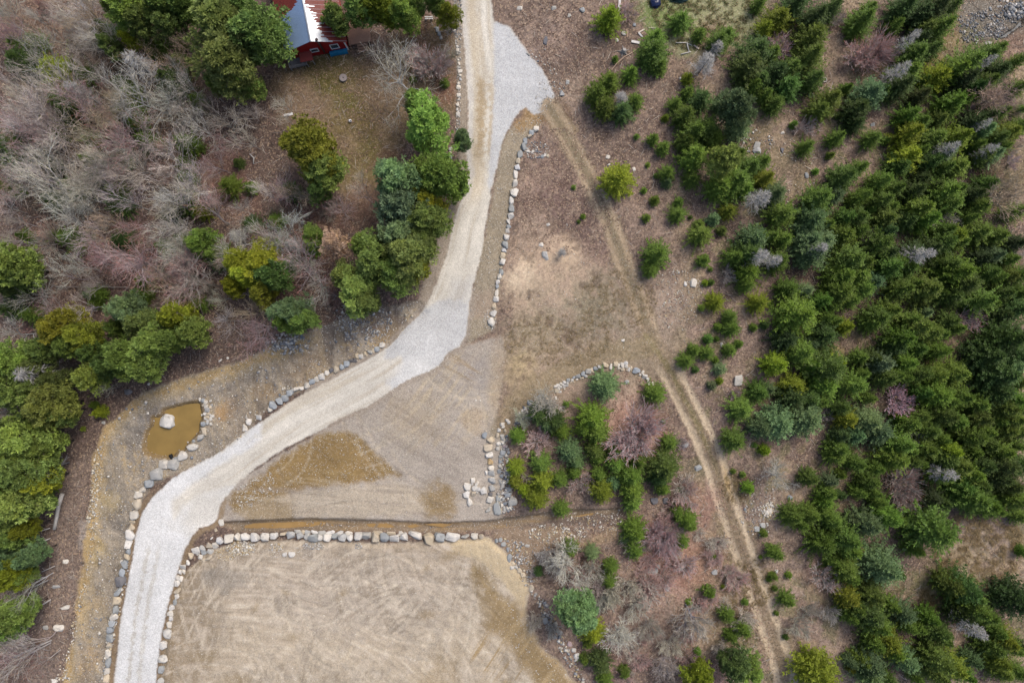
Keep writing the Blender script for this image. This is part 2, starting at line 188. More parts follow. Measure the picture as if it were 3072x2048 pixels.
# ------------------------------------------------------------- noise on arrays
_tabs = {}
def vnoise(x, y, seed=0):
    if seed not in _tabs: _tabs[seed] = np.random.default_rng(1000+seed).random((256,256)).astype(np.float32)
    t = _tabs[seed]
    xi = np.floor(x).astype(np.int64); yi = np.floor(y).astype(np.int64)
    fx = (x-xi); fy = (y-yi)
    fx = fx*fx*(3-2*fx); fy = fy*fy*(3-2*fy)
    x0 = xi & 255; x1 = (xi+1) & 255; y0 = yi & 255; y1 = (yi+1) & 255
    return (t[x0,y0]*(1-fx)+t[x1,y0]*fx)*(1-fy) + (t[x0,y1]*(1-fx)+t[x1,y1]*fx)*fy
def fbm(x, y, seed=0, o=4):
    s = 0; a = 1.0; n = 0
    for i in range(o):
        s = s + a*vnoise(x*2**i+17.3*i, y*2**i+9.1*i, seed+i); n += a; a *= 0.55
    return s/n
def sstep(a, b, x):
    t = np.clip((x-a)/(b-a), 0, 1); return t*t*(3-2*t)

# ------------------------------------------------------------- mesh helpers
def mesh_np(name, V, F, mats=(), fcol=None, smooth=False, vcol=None, midx=None):
    """V (n,3); F list of index arrays (m,k) ; fcol per-vertex colours"""
    me = bpy.data.meshes.new(name)
    V = np.asarray(V, np.float32)
    if isinstance(F, np.ndarray): F = [F]
    F = [np.asarray(f, np.int32) for f in F if len(f)]
    me.vertices.add(len(V)); me.vertices.foreach_set('co', V.ravel())
    nl = sum(f.size for f in F); nf = sum(len(f) for f in F)
    me.loops.add(nl); me.polygons.add(nf)
    me.loops.foreach_set('vertex_index', np.concatenate([f.ravel() for f in F]))
    tot = np.concatenate([np.full(len(f), f.shape[1], np.int32) for f in F])
    st = np.concatenate([[0], np.cumsum(tot)[:-1]]).astype(np.int32)
    me.polygons.foreach_set('loop_start', st)
    if smooth: me.polygons.foreach_set('use_smooth', np.ones(nf, bool))
    if midx is not None: me.polygons.foreach_set('material_index', np.asarray(midx, np.int32))
    me.update(calc_edges=True)
    if vcol:
        for k, a in vcol.items():
            at = me.color_attributes.new(k, 'FLOAT_COLOR', 'POINT')
            a = np.asarray(a, np.float32)
            if a.ndim == 1: a = np.stack([a,a,a],1)
            if a.shape[1] == 3: a = np.concatenate([a, np.ones((len(a),1),np.float32)],1)
            at.data.foreach_set('color', a.ravel())
    for m in mats: me.materials.append(m)
    return me
def obj(name, me, parent=None, loc=(0,0,0), rot=(0,0,0), sc=(1,1,1), color=None):
    o = bpy.data.objects.new(name, me); COL.objects.link(o)
    o.location = loc; o.rotation_euler = rot; o.scale = sc
    if parent: o.parent = parent
    if color is not None: o.color = (*[float(v) for v in color[:3]], 1.0)
    return o
def empty(name, loc=(0,0,0), rz=0):
    o = bpy.data.objects.new(name, None); COL.objects.link(o); o.location = loc; o.rotation_euler = (0,0,rz); o.empty_display_size = .3
    return o
def tag(o, label=None, cat=None, group=None, kind=None):
    if label: o['label'] = label
    if cat: o['category'] = cat
    if group: o['group'] = group
    if kind: o['kind'] = kind
    return o
class MB:
    def __init__(s): s.v = []; s.f = []; s.n = 0; s.m = []
    def add(s, V, F, mi=0):
        V = np.asarray(V, float).reshape(-1,3); s.v.append(V)
        for f in F: s.f.append([i+s.n for i in f]); s.m.append(mi)
        s.n += len(V)
    def box(s, cx, cy, cz, lx, ly, lz, rz=0, mi=0, rx=0, ry=0):
        p = np.array([[x,y,z] for x in (-.5,.5) for y in (-.5,.5) for z in (-.5,.5)])*[lx,ly,lz]
        R = np.array(Matrix.Rotation(rz,3,'Z') @ Matrix.Rotation(ry,3,'Y') @ Matrix.Rotation(rx,3,'X'))
        s.add(p@R.T+[cx,cy,cz], [[0,1,3,2],[4,6,7,5],[0,4,5,1],[2,3,7,6],[0,2,6,4],[1,5,7,3]], mi)
    def tube(s, pts, rad, n=8, cap=True, mi=0):
        pts = [np.asarray(p,float) for p in pts]; rings = []
        for i,p in enumerate(pts):
            d = pts[min(i+1,len(pts)-1)]-pts[max(i-1,0)]; d = d/max(np.linalg.norm(d),1e-9)
            a = np.cross(d,[0,0,1]); 
            if np.linalg.norm(a) < 1e-3: a = np.cross(d,[0,1,0])
            a /= np.linalg.norm(a); b = np.cross(d,a)
            rings.append([p+(a*math.cos(2*math.pi*k/n)+b*math.sin(2*math.pi*k/n))*rad[i] for k in range(n)])
        V = np.array(rings).reshape(-1,3); F = []
        for i in range(len(pts)-1):
            for k in range(n): F.append([i*n+k,i*n+(k+1)%n,(i+1)*n+(k+1)%n,(i+1)*n+k])
        if cap: F += [list(range(n))[::-1], [ (len(pts)-1)*n+k for k in range(n)]]
        s.add(V,F,mi)
    def mesh(s, name, mats, smooth=False):
        me = bpy.data.meshes.new(name)
        me.from_pydata(np.concatenate(s.v).tolist(), [], s.f)
        for m in mats: me.materials.append(m)
        me.polygons.foreach_set('material_index', np.array(s.m, np.int32))
        if smooth: me.polygons.foreach_set('use_smooth', np.ones(len(s.f), bool))
        me.update(); return me

# ------------------------------------------------------------- materials
def newmat(name):
    m = bpy.data.materials.new(name); m.use_nodes = True
    nt = m.node_tree; nt.nodes.clear()
    out = nt.nodes.new('ShaderNodeOutputMaterial')
    b = nt.nodes.new('ShaderNodeBsdfPrincipled'); nt.links.new(b.outputs[0], out.inputs[0])
    b.inputs['Roughness'].default_value = .85
    b.inputs['Specular IOR Level'].default_value = .15
    return m, nt, b, out
def N(nt, typ, **kw):
    n = nt.nodes.new(typ)
    for k,v in kw.items(): setattr(n,k,v)
    return n
def L(nt, a, b): nt.links.new(a, b)
def math_(nt, op, a, b=None, c=None):
    n = N(nt,'ShaderNodeMath',operation=op)
    for i,v in enumerate((a,b,c)):
        if v is None: continue
        if hasattr(v,'is_output'): L(nt,v,n.inputs[i])
        else: n.inputs[i].default_value = v
    return n.outputs[0]
def mulcol(nt, col, fac):
    n = N(nt,'ShaderNodeVectorMath',operation='SCALE'); L(nt,col,n.inputs[0])
    if hasattr(fac,'is_output'): L(nt,fac,n.inputs['Scale'])
    else: n.inputs['Scale'].default_value = fac
    return n.outputs[0]
def mixcol(nt, fac, a, b):
    n = N(nt,'ShaderNodeMix',data_type='RGBA')
    if hasattr(fac,'is_output'): L(nt,fac,n.inputs[0])
    else: n.inputs[0].default_value = fac
    for v,i in ((a,6),(b,7)):
        if hasattr(v,'is_output'): L(nt,v,n.inputs[i])
        else: n.inputs[i].default_value = (*[float(q) for q in v[:3]],1)
    return n.outputs[2]
def noise(nt, vec, scale, detail=3, rough=.6):
    n = N(nt,'ShaderNodeTexNoise'); n.inputs['Scale'].default_value = scale; n.inputs['Detail'].default_value = detail; n.inputs['Roughness'].default_value = rough
    if vec is not None: L(nt,vec,n.inputs['Vector'])
    return n.outputs['Fac']
def maprange(nt, v, a, b, c, d):
    n = N(nt,'ShaderNodeMapRange'); L(nt,v,n.inputs[0])
    for i,q in enumerate((a,b,c,d)): n.inputs[i+1].default_value = q
    return n.outputs[0]

def mat_ground():
    m, nt, b, out = newmat('soil_and_gravel')
    soil = N(nt,'ShaderNodeVertexColor',layer_name='soil'); tex = N(nt,'ShaderNodeVertexColor',layer_name='tex')
    sep = N(nt,'ShaderNodeSeparateColor'); L(nt,tex.outputs[0],sep.inputs[0])
    geo = N(nt,'ShaderNodeTexCoord'); P = geo.outputs['Object']
    leaf, grit, gloss = sep.outputs[0], sep.outputs[1], sep.outputs[2]
    n1 = noise(nt,P,2.2,6,.72); n2 = noise(nt,P,9.0,3,.7)
    vor = N(nt,'ShaderNodeTexVoronoi'); vor.inputs['Scale'].default_value = 6.5; L(nt,P,vor.inputs['Vector'])
    vs = N(nt,'ShaderNodeSeparateColor'); L(nt,vor.outputs['Color'],vs.inputs[0])
    v2 = N(nt,'ShaderNodeTexVoronoi'); v2.inputs['Scale'].default_value = 11.0; L(nt,P,v2.inputs['Vector'])
    vs2 = N(nt,'ShaderNodeSeparateColor'); L(nt,v2.outputs['Color'],vs2.inputs[0])
    # litter: darker/lighter flecks ; grit: finer flecks
    a = math_(nt,'MULTIPLY', math_(nt,'SUBTRACT',n1,.5), math_(nt,'MULTIPLY_ADD',leaf,1.7,.3))
    c = math_(nt,'MULTIPLY', math_(nt,'SUBTRACT',vs.outputs[0],.5), math_(nt,'MULTIPLY',leaf,.6))
    d = math_(nt,'MULTIPLY', math_(nt,'SUBTRACT',vs2.outputs[0],.5), math_(nt,'MULTIPLY',grit,.55))
    e = math_(nt,'MULTIPLY', math_(nt,'SUBTRACT',n2,.5), math_(nt,'MULTIPLY_ADD',grit,.5,.35))
    f = math_(nt,'ADD', math_(nt,'ADD',a,c), math_(nt,'ADD',d,e))
    f = math_(nt,'MAXIMUM', math_(nt,'ADD',f,1.0), .3)
    col = mulcol(nt, soil.outputs[0], f)
    fl = math_(nt,'MULTIPLY', maprange(nt,vs.outputs[1],.82,.95,0,1), math_(nt,'MULTIPLY',leaf,.5))
    col = mixcol(nt, fl, col, alb((196,170,142)))
    fs = math_(nt,'MULTIPLY', maprange(nt,vs2.outputs[1],.90,.96,0,1), math_(nt,'MULTIPLY',grit,.6))
    col = mixcol(nt, fs, col, alb((205,198,186)))
    L(nt,col,b.inputs['Base Color'])
    L(nt, math_(nt,'MULTIPLY_ADD',gloss,-.55,.92), b.inputs['Roughness'])
    bp = N(nt,'ShaderNodeBump'); bp.inputs['Strength'].default_value = .6; bp.inputs['Distance'].default_value = .05
    L(nt, math_(nt,'ADD',n1,math_(nt,'MULTIPLY',vs2.outputs[0],.5)), bp.inputs['Height']); L(nt,bp.outputs[0],b.inputs['Normal'])
    return m
def mat_foliage(name, trans=.25):
    m, nt, b, out = newmat(name)
    oi = N(nt,'ShaderNodeObjectInfo'); vc = N(nt,'ShaderNodeVertexColor',layer_name='var')
    sp = N(nt,'ShaderNodeSeparateColor'); L(nt,vc.outputs[0],sp.inputs[0])
    f = maprange(nt, sp.outputs[0], 0,1,.55,1.5)
    col = mulcol(nt, oi.outputs['Color'], f)
    yel = N(nt,'ShaderNodeVectorMath',operation='MULTIPLY'); L(nt,col,yel.inputs[0]); yel.inputs[1].default_value = (1.22,1.1,.75)
    col = mixcol(nt, math_(nt,'MULTIPLY',sp.outputs[1],.7), col, yel.outputs[0])
    L(nt,col,b.inputs['Base Color']); b.inputs['Roughness'].default_value = .6; b.inputs['Specular IOR Level'].default_value = .25
    if trans:
        t = N(nt,'ShaderNodeBsdfTranslucent'); L(nt,col,t.inputs['Color'])
        mx = N(nt,'ShaderNodeMixShader'); mx.inputs[0].default_value = trans
        L(nt,b.outputs[0],mx.inputs[1]); L(nt,t.outputs[0],mx.inputs[2]); L(nt,mx.outputs[0],out.inputs[0])
    return m
def mat_twigs_budded():
    m, nt, b, out = newmat('budded_twigs')
    oi = N(nt,'ShaderNodeObjectInfo'); vc = N(nt,'ShaderNodeVertexColor',layer_name='var')
    sp = N(nt,'ShaderNodeSeparateColor'); L(nt,vc.outputs[0],sp.inputs[0])
    col = mulcol(nt, oi.outputs['Color'], maprange(nt,sp.outputs[0],0,1,.7,1.3))
    f = math_(nt,'MULTIPLY', maprange(nt,sp.outputs[2],.72,1.0,0,.6), maprange(nt,sp.outputs[1],.2,.8,.1,1))
    L(nt, mixcol(nt,f,col,alb((216,88,66),.9)), b.inputs['Base Color']); return m
def mat_objcol(name, rough=.85, speck=.35, scale=6, dark=None, spec=.2):
    m, nt, b, out = newmat(name)
    oi = N(nt,'ShaderNodeObjectInfo'); tc = N(nt,'ShaderNodeTexCoord')
    ad = N(nt,'ShaderNodeVectorMath',operation='ADD'); L(nt,tc.outputs['Object'],ad.inputs[0]); L(nt,mulcol(nt,oi.outputs['Location'],1.7),ad.inputs[1])
    n1 = noise(nt,ad.outputs[0],scale*.35,5,.7); n2 = noise(nt,ad.outputs[0],scale*2.5,3,.7)
    f = math_(nt,'ADD', math_(nt,'MULTIPLY',math_(nt,'SUBTRACT',n1,.5),speck*2.6), math_(nt,'MULTIPLY',math_(nt,'SUBTRACT',n2,.5),speck*1.6))
    col = mulcol(nt, oi.outputs['Color'], math_(nt,'ADD',f,1.0))
    if dark is not None:
        n3 = noise(nt,ad.outputs[0],scale*.6,4,.65)
        col = mixcol(nt, maprange(nt,n3,.56,.66,0,.55), col, dark)
    L(nt,col,b.inputs['Base Color']); b.inputs['Roughness'].default_value = rough; b.inputs['Specular IOR Level'].default_value = spec
    bp = N(nt,'ShaderNodeBump'); bp.inputs['Strength'].default_value = .5; bp.inputs['Distance'].default_value = .06; L(nt,n2,bp.inputs['Height']); L(nt,bp.outputs[0],b.inputs['Normal'])
    return m
def mat_plain(name, c, rough=.7, metal=0, k=None, var=.25, scale=4, stretch=None, spec=.2):
    m, nt, b, out = newmat(name)
    tc = N(nt,'ShaderNodeTexCoord'); P = tc.outputs['Object']
    if stretch:
        mp = N(nt,'ShaderNodeMapping'); mp.inputs['Scale'].default_value = stretch; L(nt,P,mp.inputs[0]); P = mp.outputs[0]
    n1 = noise(nt,P,scale,5,.65)
    cn = N(nt,'ShaderNodeRGB'); cn.outputs[0].default_value = (*alb(c,k),1)
    L(nt, mulcol(nt,cn.outputs[0],maprange(nt,n1,.2,.8,1-var,1+var)), b.inputs['Base Color'])
    b.inputs['Roughness'].default_value = rough; b.inputs['Metallic'].default_value = metal; b.inputs['Specular IOR Level'].default_value = spec
    return m
def mat_water(name, c, rough=.08):
    m, nt, b, out = newmat(name)
    tc = N(nt,'ShaderNodeTexCoord'); n1 = noise(nt,tc.outputs['Object'],.5,4,.6)
    cn = N(nt,'ShaderNodeRGB'); cn.outputs[0].default_value = (*alb(c),1)
    L(nt, mulcol(nt,cn.outputs[0],maprange(nt,n1,.3,.7,.85,1.12)), b.inputs['Base Color'])
    b.inputs['Roughness'].default_value = rough; b.inputs['Specular IOR Level'].default_value = .4
    bp = N(nt,'ShaderNodeBump'); bp.inputs['Strength'].default_value = .08; bp.inputs['Distance'].default_value = .02
    L(nt,noise(nt,tc.outputs['Object'],3,2),bp.inputs['Height']); L(nt,bp.outputs[0],b.inputs['Normal'])
    return m
# ============================================================= GROUND
STEP = 0.15
xs = np.arange(-66, 66+1e-6, STEP); ys = np.arange(-45, 45+1e-6, STEP)
farx = np.array([75,95,130,200,400.]); 
XS = np.concatenate([-farx[::-1], xs, farx]); YS = np.concatenate([-farx[::-1]+15, ys, farx-15])
GX, GY = np.meshgrid(XS, YS, indexing='ij')
D_ = 0.765625
DX = (GX*PPM+1536)*D_; DY = (1024-GY*PPM)*D_      # survey sheet coordinates
def pl(s):
    return np.array([[float(v) for v in p.split(',')] for p in s.split()])
def tl(s, ox, oy, sc):   # a detail-sheet polygon -> survey sheet
    a = pl(s); return (a/sc+[ox,oy])*D_
def sdf_poly(P, x=None, y=None):
    x = DX if x is None else x; y = DY if y is None else y
    pad = 160
    lo = P.min(0)-pad; hi = P.max(0)+pad
    d = np.full(x.shape, 999., np.float32)
    sel = (x>lo[0])&(x<hi[0])&(y>lo[1])&(y<hi[1])
    px, py = x[sel], y[sel]
    best = np.full(px.shape, 1e9); inside = np.zeros(px.shape, bool)
    n = len(P)
    for i in range(n):
        a = P[i]; b = P[(i+1)%n]; e = b-a; w0 = px-a[0]; w1 = py-a[1]
        t = np.clip((w0*e[0]+w1*e[1])/max(e@e,1e-9),0,1)
        best = np.minimum(best,(w0-e[0]*t)**2+(w1-e[1]*t)**2)
        c = ((a[1]<=py)&(b[1]>py))|((b[1]<=py)&(a[1]>py))
        if abs(e[1])>1e-9: inside ^= c & (px < a[0]+(py-a[1])/e[1]*e[0])
    r = np.sqrt(best); r[inside] *= -1; d[sel] = r
    return d
def line_coords(P, pad=140):
    """unsigned distance, signed side, along (px) to a polyline"""
    lo = P.min(0)-pad; hi = P.max(0)+pad
    d = np.full(DX.shape, 999., np.float32); al = np.zeros(DX.shape, np.float32); sd = np.full(DX.shape, 999., np.float32)
    sel = (DX>lo[0])&(DX<hi[0])&(DY>lo[1])&(DY<hi[1])
    px, py = DX[sel], DY[sel]; best = np.full(px.shape,1e9); bal = np.zeros(px.shape); bs = np.zeros(px.shape); acc = 0
    for i in range(len(P)-1):
        a = P[i]; e = P[i+1]-a; ln = math.hypot(*e); w0 = px-a[0]; w1 = py-a[1]
        t = np.clip((w0*e[0]+w1*e[1])/(ln*ln),0,1)
        q = (w0-e[0]*t)**2+(w1-e[1]*t)**2; cr = e[0]*w1-e[1]*w0
        u = q<best; best[u] = q[u]; bal[u] = acc+t[u]*ln; bs[u] = np.sign(cr[u])
        acc += ln
    d[sel] = np.sqrt(best); al[sel] = bal; sd[sel] = d[sel]*bs
    return d, sd, al
nzA = fbm(GX*.9, GY*.9, 3, 5)-.5; nzB = fbm(GX*2.6, GY*2.6, 9, 4)-.5; nzC = fbm(GX*.22, GY*.22, 21, 4)-.5
nzW = vnoise(GX/14,GY/14,27)-.5
nzF = vnoise(GX*5.1, GY*5.1, 33)-.5; nzG = vnoise(GX*3.3, GY*3.3, 37)-.5
SOIL = np.zeros(GX.shape+(3,), np.float32); SOIL[:] = alb((114,96,86))
TEX = np.zeros(GX.shape+(3,), np.float32); TEX[...,0] = 1.0; TEX[...,1] = .35
CLS = np.zeros(GX.shape, np.int8)
def lay(mask, col, a=1.0, tex=None):
    m = (np.clip(mask,0,1)*a).astype(np.float32)[...,None]
    SOIL[:] = SOIL*(1-m)+alb(col).astype(np.float32)*m
    if tex is not None:
        TEX[:] = TEX*(1-m)+np.array(tex,np.float32)*m
def pm(P, soft=6, amp=10, fine=3):
    d = sdf_poly(P) + nzA*amp*2 + nzB*fine*2
    return sstep(soft, -soft, d)
def bm(x, y, r, soft=.5, amp=.5, sx=1., sy=1., ang=0):
    c, s = math.cos(math.radians(ang)), math.sin(math.radians(ang))
    u = (DX-x)*c+(DY-y)*s; v = -(DX-x)*s+(DY-y)*c
    d = np.sqrt((u/sx)**2+(v/sy)**2)/r + nzA*amp*1.6 + nzB*amp*.6
    return sstep(1+soft, 1-soft, d)
def streak(ang, across, along, seed, warp=6.):
    """noise stretched along a bearing (deg on the sheet), in metres"""
    c, s = math.cos(math.radians(ang)), math.sin(math.radians(ang))
    u = (GX*c-GY*s*1)+nzC*warp*.3; v = (GX*s+GY*c)+nzW*warp*.16
    return vnoise(u/along, v/across, seed)*.6+vnoise(u/along*2.1, v/across*2.3, seed+1)*.4-.5

LITTER = (1.0,.3,0)
# --- woods on both sides
lay(sstep(1000,840,DX+nzC*300), (100,84,76), 1, LITTER)
for x,y,r,c,a in [(500,390,60,(132,100,88),.8),(560,470,40,(126,98,86),.7),(60,300,60,(124,98,84),.5),(380,620,90,(118,92,84),.6),(110,60,80,(120,96,80),.6),(730,550,70,(120,92,78),.7),
                  (660,640,60,(112,84,76),.6),(300,180,120,(84,74,60),.6),(150,400,120,(82,74,62),.6),(400,240,90,(86,72,58),.5),(260,700,140,(92,72,66),.6),(60,560,60,(104,80,74),.5)]:
    lay(bm(x,y,r,.5,.8), c, a)
lay(pm(pl("140,1090 216,1040 208,1150 190,1300 160,1480 130,1600 60,1600 110,1400 120,1200"),16,16,5), (126,110,100), .85); lay(pm(pl("185,1200 214,1180 205,1240 182,1260"),8,8,4), (156,146,138), .8)
# --- the open eastern field, bank and woods floor
lay(sstep(1080,1200,DX+nzC*60), (124,106,95), .9)
for x,y,r,c,a,k in [
 (1250,100,50,(150,128,116),.8,1),(1300,200,60,(150,130,112),.7,1),(1290,120,60,(98,78,70),.7,1),(1400,120,60,(96,78,68),.8,1),(1220,30,40,(104,86,76),.8,1),(1190,120,25,(158,132,112),.6,1),
 (1350,300,60,(108,90,80),.7,1),(1270,400,50,(108,86,76),.9,1),(1240,340,30,(140,116,104),.7,1),(1260,480,60,(112,88,80),.9,1),(1215,420,26,(150,124,108),.8,1),(1330,520,50,(104,82,74),.9,1),
 (1230,530,40,(170,146,124),.8,1),(1370,600,50,(106,82,74),.9,1),(1450,420,70,(108,88,76),.6,1),(1470,300,80,(106,88,78),.6,1),(1550,330,60,(104,84,74),.6,1),(1520,560,50,(128,106,92),.6,1),
 (1240,650,75,(186,160,132),.95,.7),(1195,640,34,(216,192,160),.9,.5),(1290,690,60,(170,146,122),.8,.7),(1340,640,55,(180,154,128),.75,.7),(1292,582,34,(206,178,146),1,.25),(1270,560,20,(196,168,140),.7,.4),(1210,700,30,(200,172,142),.7,.5),
 (1300,760,120,(150,134,110),.9,.7),(1450,760,110,(144,128,108),.9,.7),(1240,790,60,(158,142,112),.8,.7),(1400,690,60,(130,118,94),.8,.7),(1340,730,50,(126,116,92),.7,.7),(1500,690,50,(150,130,112),.7,.7),
 (1560,700,60,(148,128,110),.7,.7),(1470,840,60,(138,122,98),.7,.7),(1300,850,80,(146,126,104),.8,.7),(1190,850,40,(172,150,108),.8,.6),(1210,920,50,(150,130,104),.7,.7),
 (1450,940,50,(186,158,136),.7,.6),(1420,980,40,(196,166,142),.7,.6),(1560,1080,60,(120,100,92),.6,1),(1650,760,60,(114,94,82),.8,1),(1700,900,50,(112,92,82),.8,1),(1640,960,50,(118,98,90),.7,1),
 (1880,800,40,(170,152,104),.7,.7),(1920,815,24,(178,160,108),.7,.6),(1990,850,60,(120,96,82),.5,1),(1790,560,70,(104,84,74),.6,1),(1850,300,60,(160,136,112),.6,1),(1800,420,50,(150,128,110),.6,1),
 (1850,350,40,(166,144,118),.6,.8),(1900,180,50,(136,108,92),.6,1),(1960,140,50,(118,92,80),.6,1),(1800,250,50,(128,108,92),.6,1),(1660,350,60,(104,84,72),.7,1),(1720,700,30,(120,96,84),.7,1),
 (1760,1100,60,(128,110,98),.7,1),(1790,1180,50,(150,130,112),.7,.8),(1680,1120,34,(110,96,62),.85,.6),(1780,1250,60,(150,128,110),.7,1),(1820,1370,70,(150,128,114),.8,1),(1900,1480,60,(136,116,104),.8,1),
 (1700,1340,40,(128,112,80),.7,.7),(1680,1440,50,(122,106,72),.7,.7),(1560,1320,70,(160,130,114),.8,1),(1600,1250,50,(150,126,104),.8,1),(1450,1420,90,(140,118,106),.8,1),(1400,1500,60,(142,112,104),.8,1),
 (1480,1220,60,(128,104,94),.7,1),(1630,1170,40,(124,106,84),.7,.8),(2250,1240,90,(156,140,128),.9,.9),(2220,1340,80,(168,150,118),.85,.8),(2150,1360,50,(164,148,92),.8,.6),(2330,1280,50,(150,130,112),.7,1),
 (2080,1400,50,(134,112,86),.7,1),(2120,1130,40,(150,130,110),.5,1),(2300,1490,60,(140,118,104),.7,1),(2110,1480,50,(128,104,96),.7,1),(1960,1260,40,(118,104,78),.7,1),(1860,1120,40,(130,112,100),.6,1)]:
    c=np.array(c,float); c=c*.85+c.mean()*.15*np.array([1.03,1,.97])+9; lay(bm(x,y,r,.7,.9), c, a, (k*.85,.3,0))
fm=sstep(1130,1200,DX)*(CLS==0); lay(fm*sstep(.04,.24,nzA+nzC*.3), (160,138,122), .34); lay(fm*sstep(-.04,-.22,nzA+nzC*.2), (96,78,69), .55); lay(fm*sstep(.08,.22,nzB), (170,150,130), .35)
# darker needle duff in the dense spruce wood
lay(pm(pl("1800,560 1950,470 2100,330 2352,250 2352,1200 2200,1180 2050,1200 1960,1080 1850,1000 1790,880 1770,700"),40,40,6), (102,86,76), .75, LITTER)
lay(pm(pl("1760,0 2190,0 2140,150 2000,260 1900,230 1800,150"),30,30,6), (112,95,85), .6, LITTER)
for x,y,r,c in [(2040,640,26,(150,116,70)),(1910,812,22,(172,154,96)),(2100,790,20,(150,128,104)),(2330,620,26,(120,96,84)),(2010,480,18,(128,104,90)),(2080,300,20,(138,108,86)),(1990,560,20,(116,92,80))]:
    lay(bm(x,y,r,.5,.6), c, .8)
fr=sstep(1500,1640,DX)*(CLS==0)
g1=fbm(GX/3.2,GY/3.2,151,4)-.5; g2=fbm(GX/4.1+9,GY/4.1,157,4)-.5
lay(fr*sstep(.05,.16,g1), (122,112,80), .55); lay(fr*sstep(.06,.16,g2), (168,148,122), .5); lay(fr*sstep(-.07,-.17,g2), (96,80,72), .4); lay(fr*sstep(-.1,-.18,g1), (104,108,66), .45)
# --- grass clearing, meadow and stream flats
gm=pm(pl("1470,-10 1765,-10 1750,60 1700,115 1560,130 1510,90 1480,50"),14,14,4); lay(gm, (150,150,112), .95, (.55,.55,0)); CLS[gm>.6]=9
lay(bm(1530,34,46,.5,.7,1.5,1), (106,124,66), .8); lay(bm(1600,20,60,.5,.7), (150,148,112), .5); lay(bm(1640,90,40,.5,.7), (168,140,122), .6)
lay(pm(pl("2180,0 2352,0 2352,70 2270,100 2180,120 2100,170 2060,190 2080,140 2150,80"),12,16,4), (136,120,88), .95, (.7,.5,0))
lay(pm(pl("2210,0 2352,0 2352,70 2280,100 2215,105 2190,60"),10,12,4), (112,106,98), .9, (.4,1,0))
lay(bm(2230,80,28,.5,.6), (100,100,72), .7); lay(bm(2180,60,24,.6,.6), (132,104,86), .7); lay(bm(2120,150,40,.6,.6), (160,142,92), .8)
lay(bm(2330,110,40,.6,.6), (128,104,92), .8)
# --- the yard by the house
yard = pl("640,130 700,120 860,140 930,40 1040,40 1052,260 960,250 925,340 880,430 800,450 750,430 740,300 650,290 620,200")
lay(pm(yard,16,16,4), (122,104,80), 1, (.6,.4,0))
for x,y,r,c,a in [(760,160,60,(98,88,52),.9),(800,240,34,(98,94,44),.75),(830,290,34,(112,98,58),.8),(845,345,30,(106,98,52),.8),(770,330,60,(126,108,84),.7),(690,240,50,(128,108,92),.7),(890,200,50,(120,100,82),.6),
                  (830,400,60,(116,104,68),.7),(900,380,40,(108,82,70),.7),(780,280,30,(118,104,66),.7),(980,120,50,(124,100,80),.6),(1020,200,36,(126,92,78),.7),(840,470,50,(128,100,84),.7),(960,60,30,(112,82,70),.6),(745,190,25,(90,86,40),.6)]:
    lay(bm(x,y,r,.5,.7), c, a)
CLS[pm(yard,1,10,3)>.5] = 5
# --- drainage swale on the left
swale = pl("240,985 330,900 420,868 560,826 650,780 700,765 830,715 965,690 985,720 900,790 760,862 620,930 560,1000 470,1062 345,1112 305,1200 275,1330 250,1500 246,1600 135,1600 165,1480 190,1300 208,1150 216,1050")
m = pm(swale,5,8,3)
lay(m, (148,138,124), 1, (.15,.9,.15)); CLS[pm(swale,1,7,2)>.5] = 8
m_sw=m.copy(); sw = streak(78,.5,5,41)
def inm(mask, x, y, r, c, a, **k): lay(mask*bm(x,y,r,.5,.8,**k), c, a)
for x,y,r,c,a in [(360,960,60,(128,124,122),.8),(480,880,50,(126,120,114),.7),(640,850,60,(118,112,106),.8),(300,1010,40,(132,126,118),.6),(760,760,70,(112,102,94),.9),(880,740,50,(118,100,88),.8),(700,800,30,(120,116,114),.7),
                  (240,1320,40,(160,148,130),.7),(200,1420,50,(188,164,124),.7),(260,1200,30,(128,122,114),.7),(190,1520,40,(170,146,112),.7),(230,1440,40,(142,134,120),.7),(250,1150,24,(176,158,118),.7),(220,1260,30,(190,168,120),.8),
                  (600,900,26,(154,130,96),.7),(520,940,22,(168,138,100),.8),(700,840,50,(150,128,98),.5),(900,790,40,(160,138,104),.7),(560,960,60,(138,124,108),.6)]:
    inm(m,x,y,r,c,a)
lay(m*sstep(.02,.2,nzA), (168,156,138), .5); lay(m*sstep(-.02,-.2,nzA), (118,108,98), .5); lay(m*sstep(.05,.2,nzB)*sstep(-.05,.1,nzC), (176,152,108), .55)
rust,_,_ = line_coords(pl("700,778 620,812 540,842 430,880 330,912 262,962 228,1010 220,1090 212,1180 200,1270 180,1370 160,1470 148,1568"))
lay(m*sstep(15,3,rust+nzA*30+nzB*14), (170,138,86), .8); lay(m*sstep(34,12,rust+nzA*30+nzB*14), (176,156,116), .45)
lay(m*sstep(.05,.3,sw), (176,158,126), .35); lay(m*sstep(-.05,-.3,sw), (116,108,100), .35)
lay(sstep(12,2,np.abs(rust+14)+nzA*20)*(1-m), (104,92,86), .7)
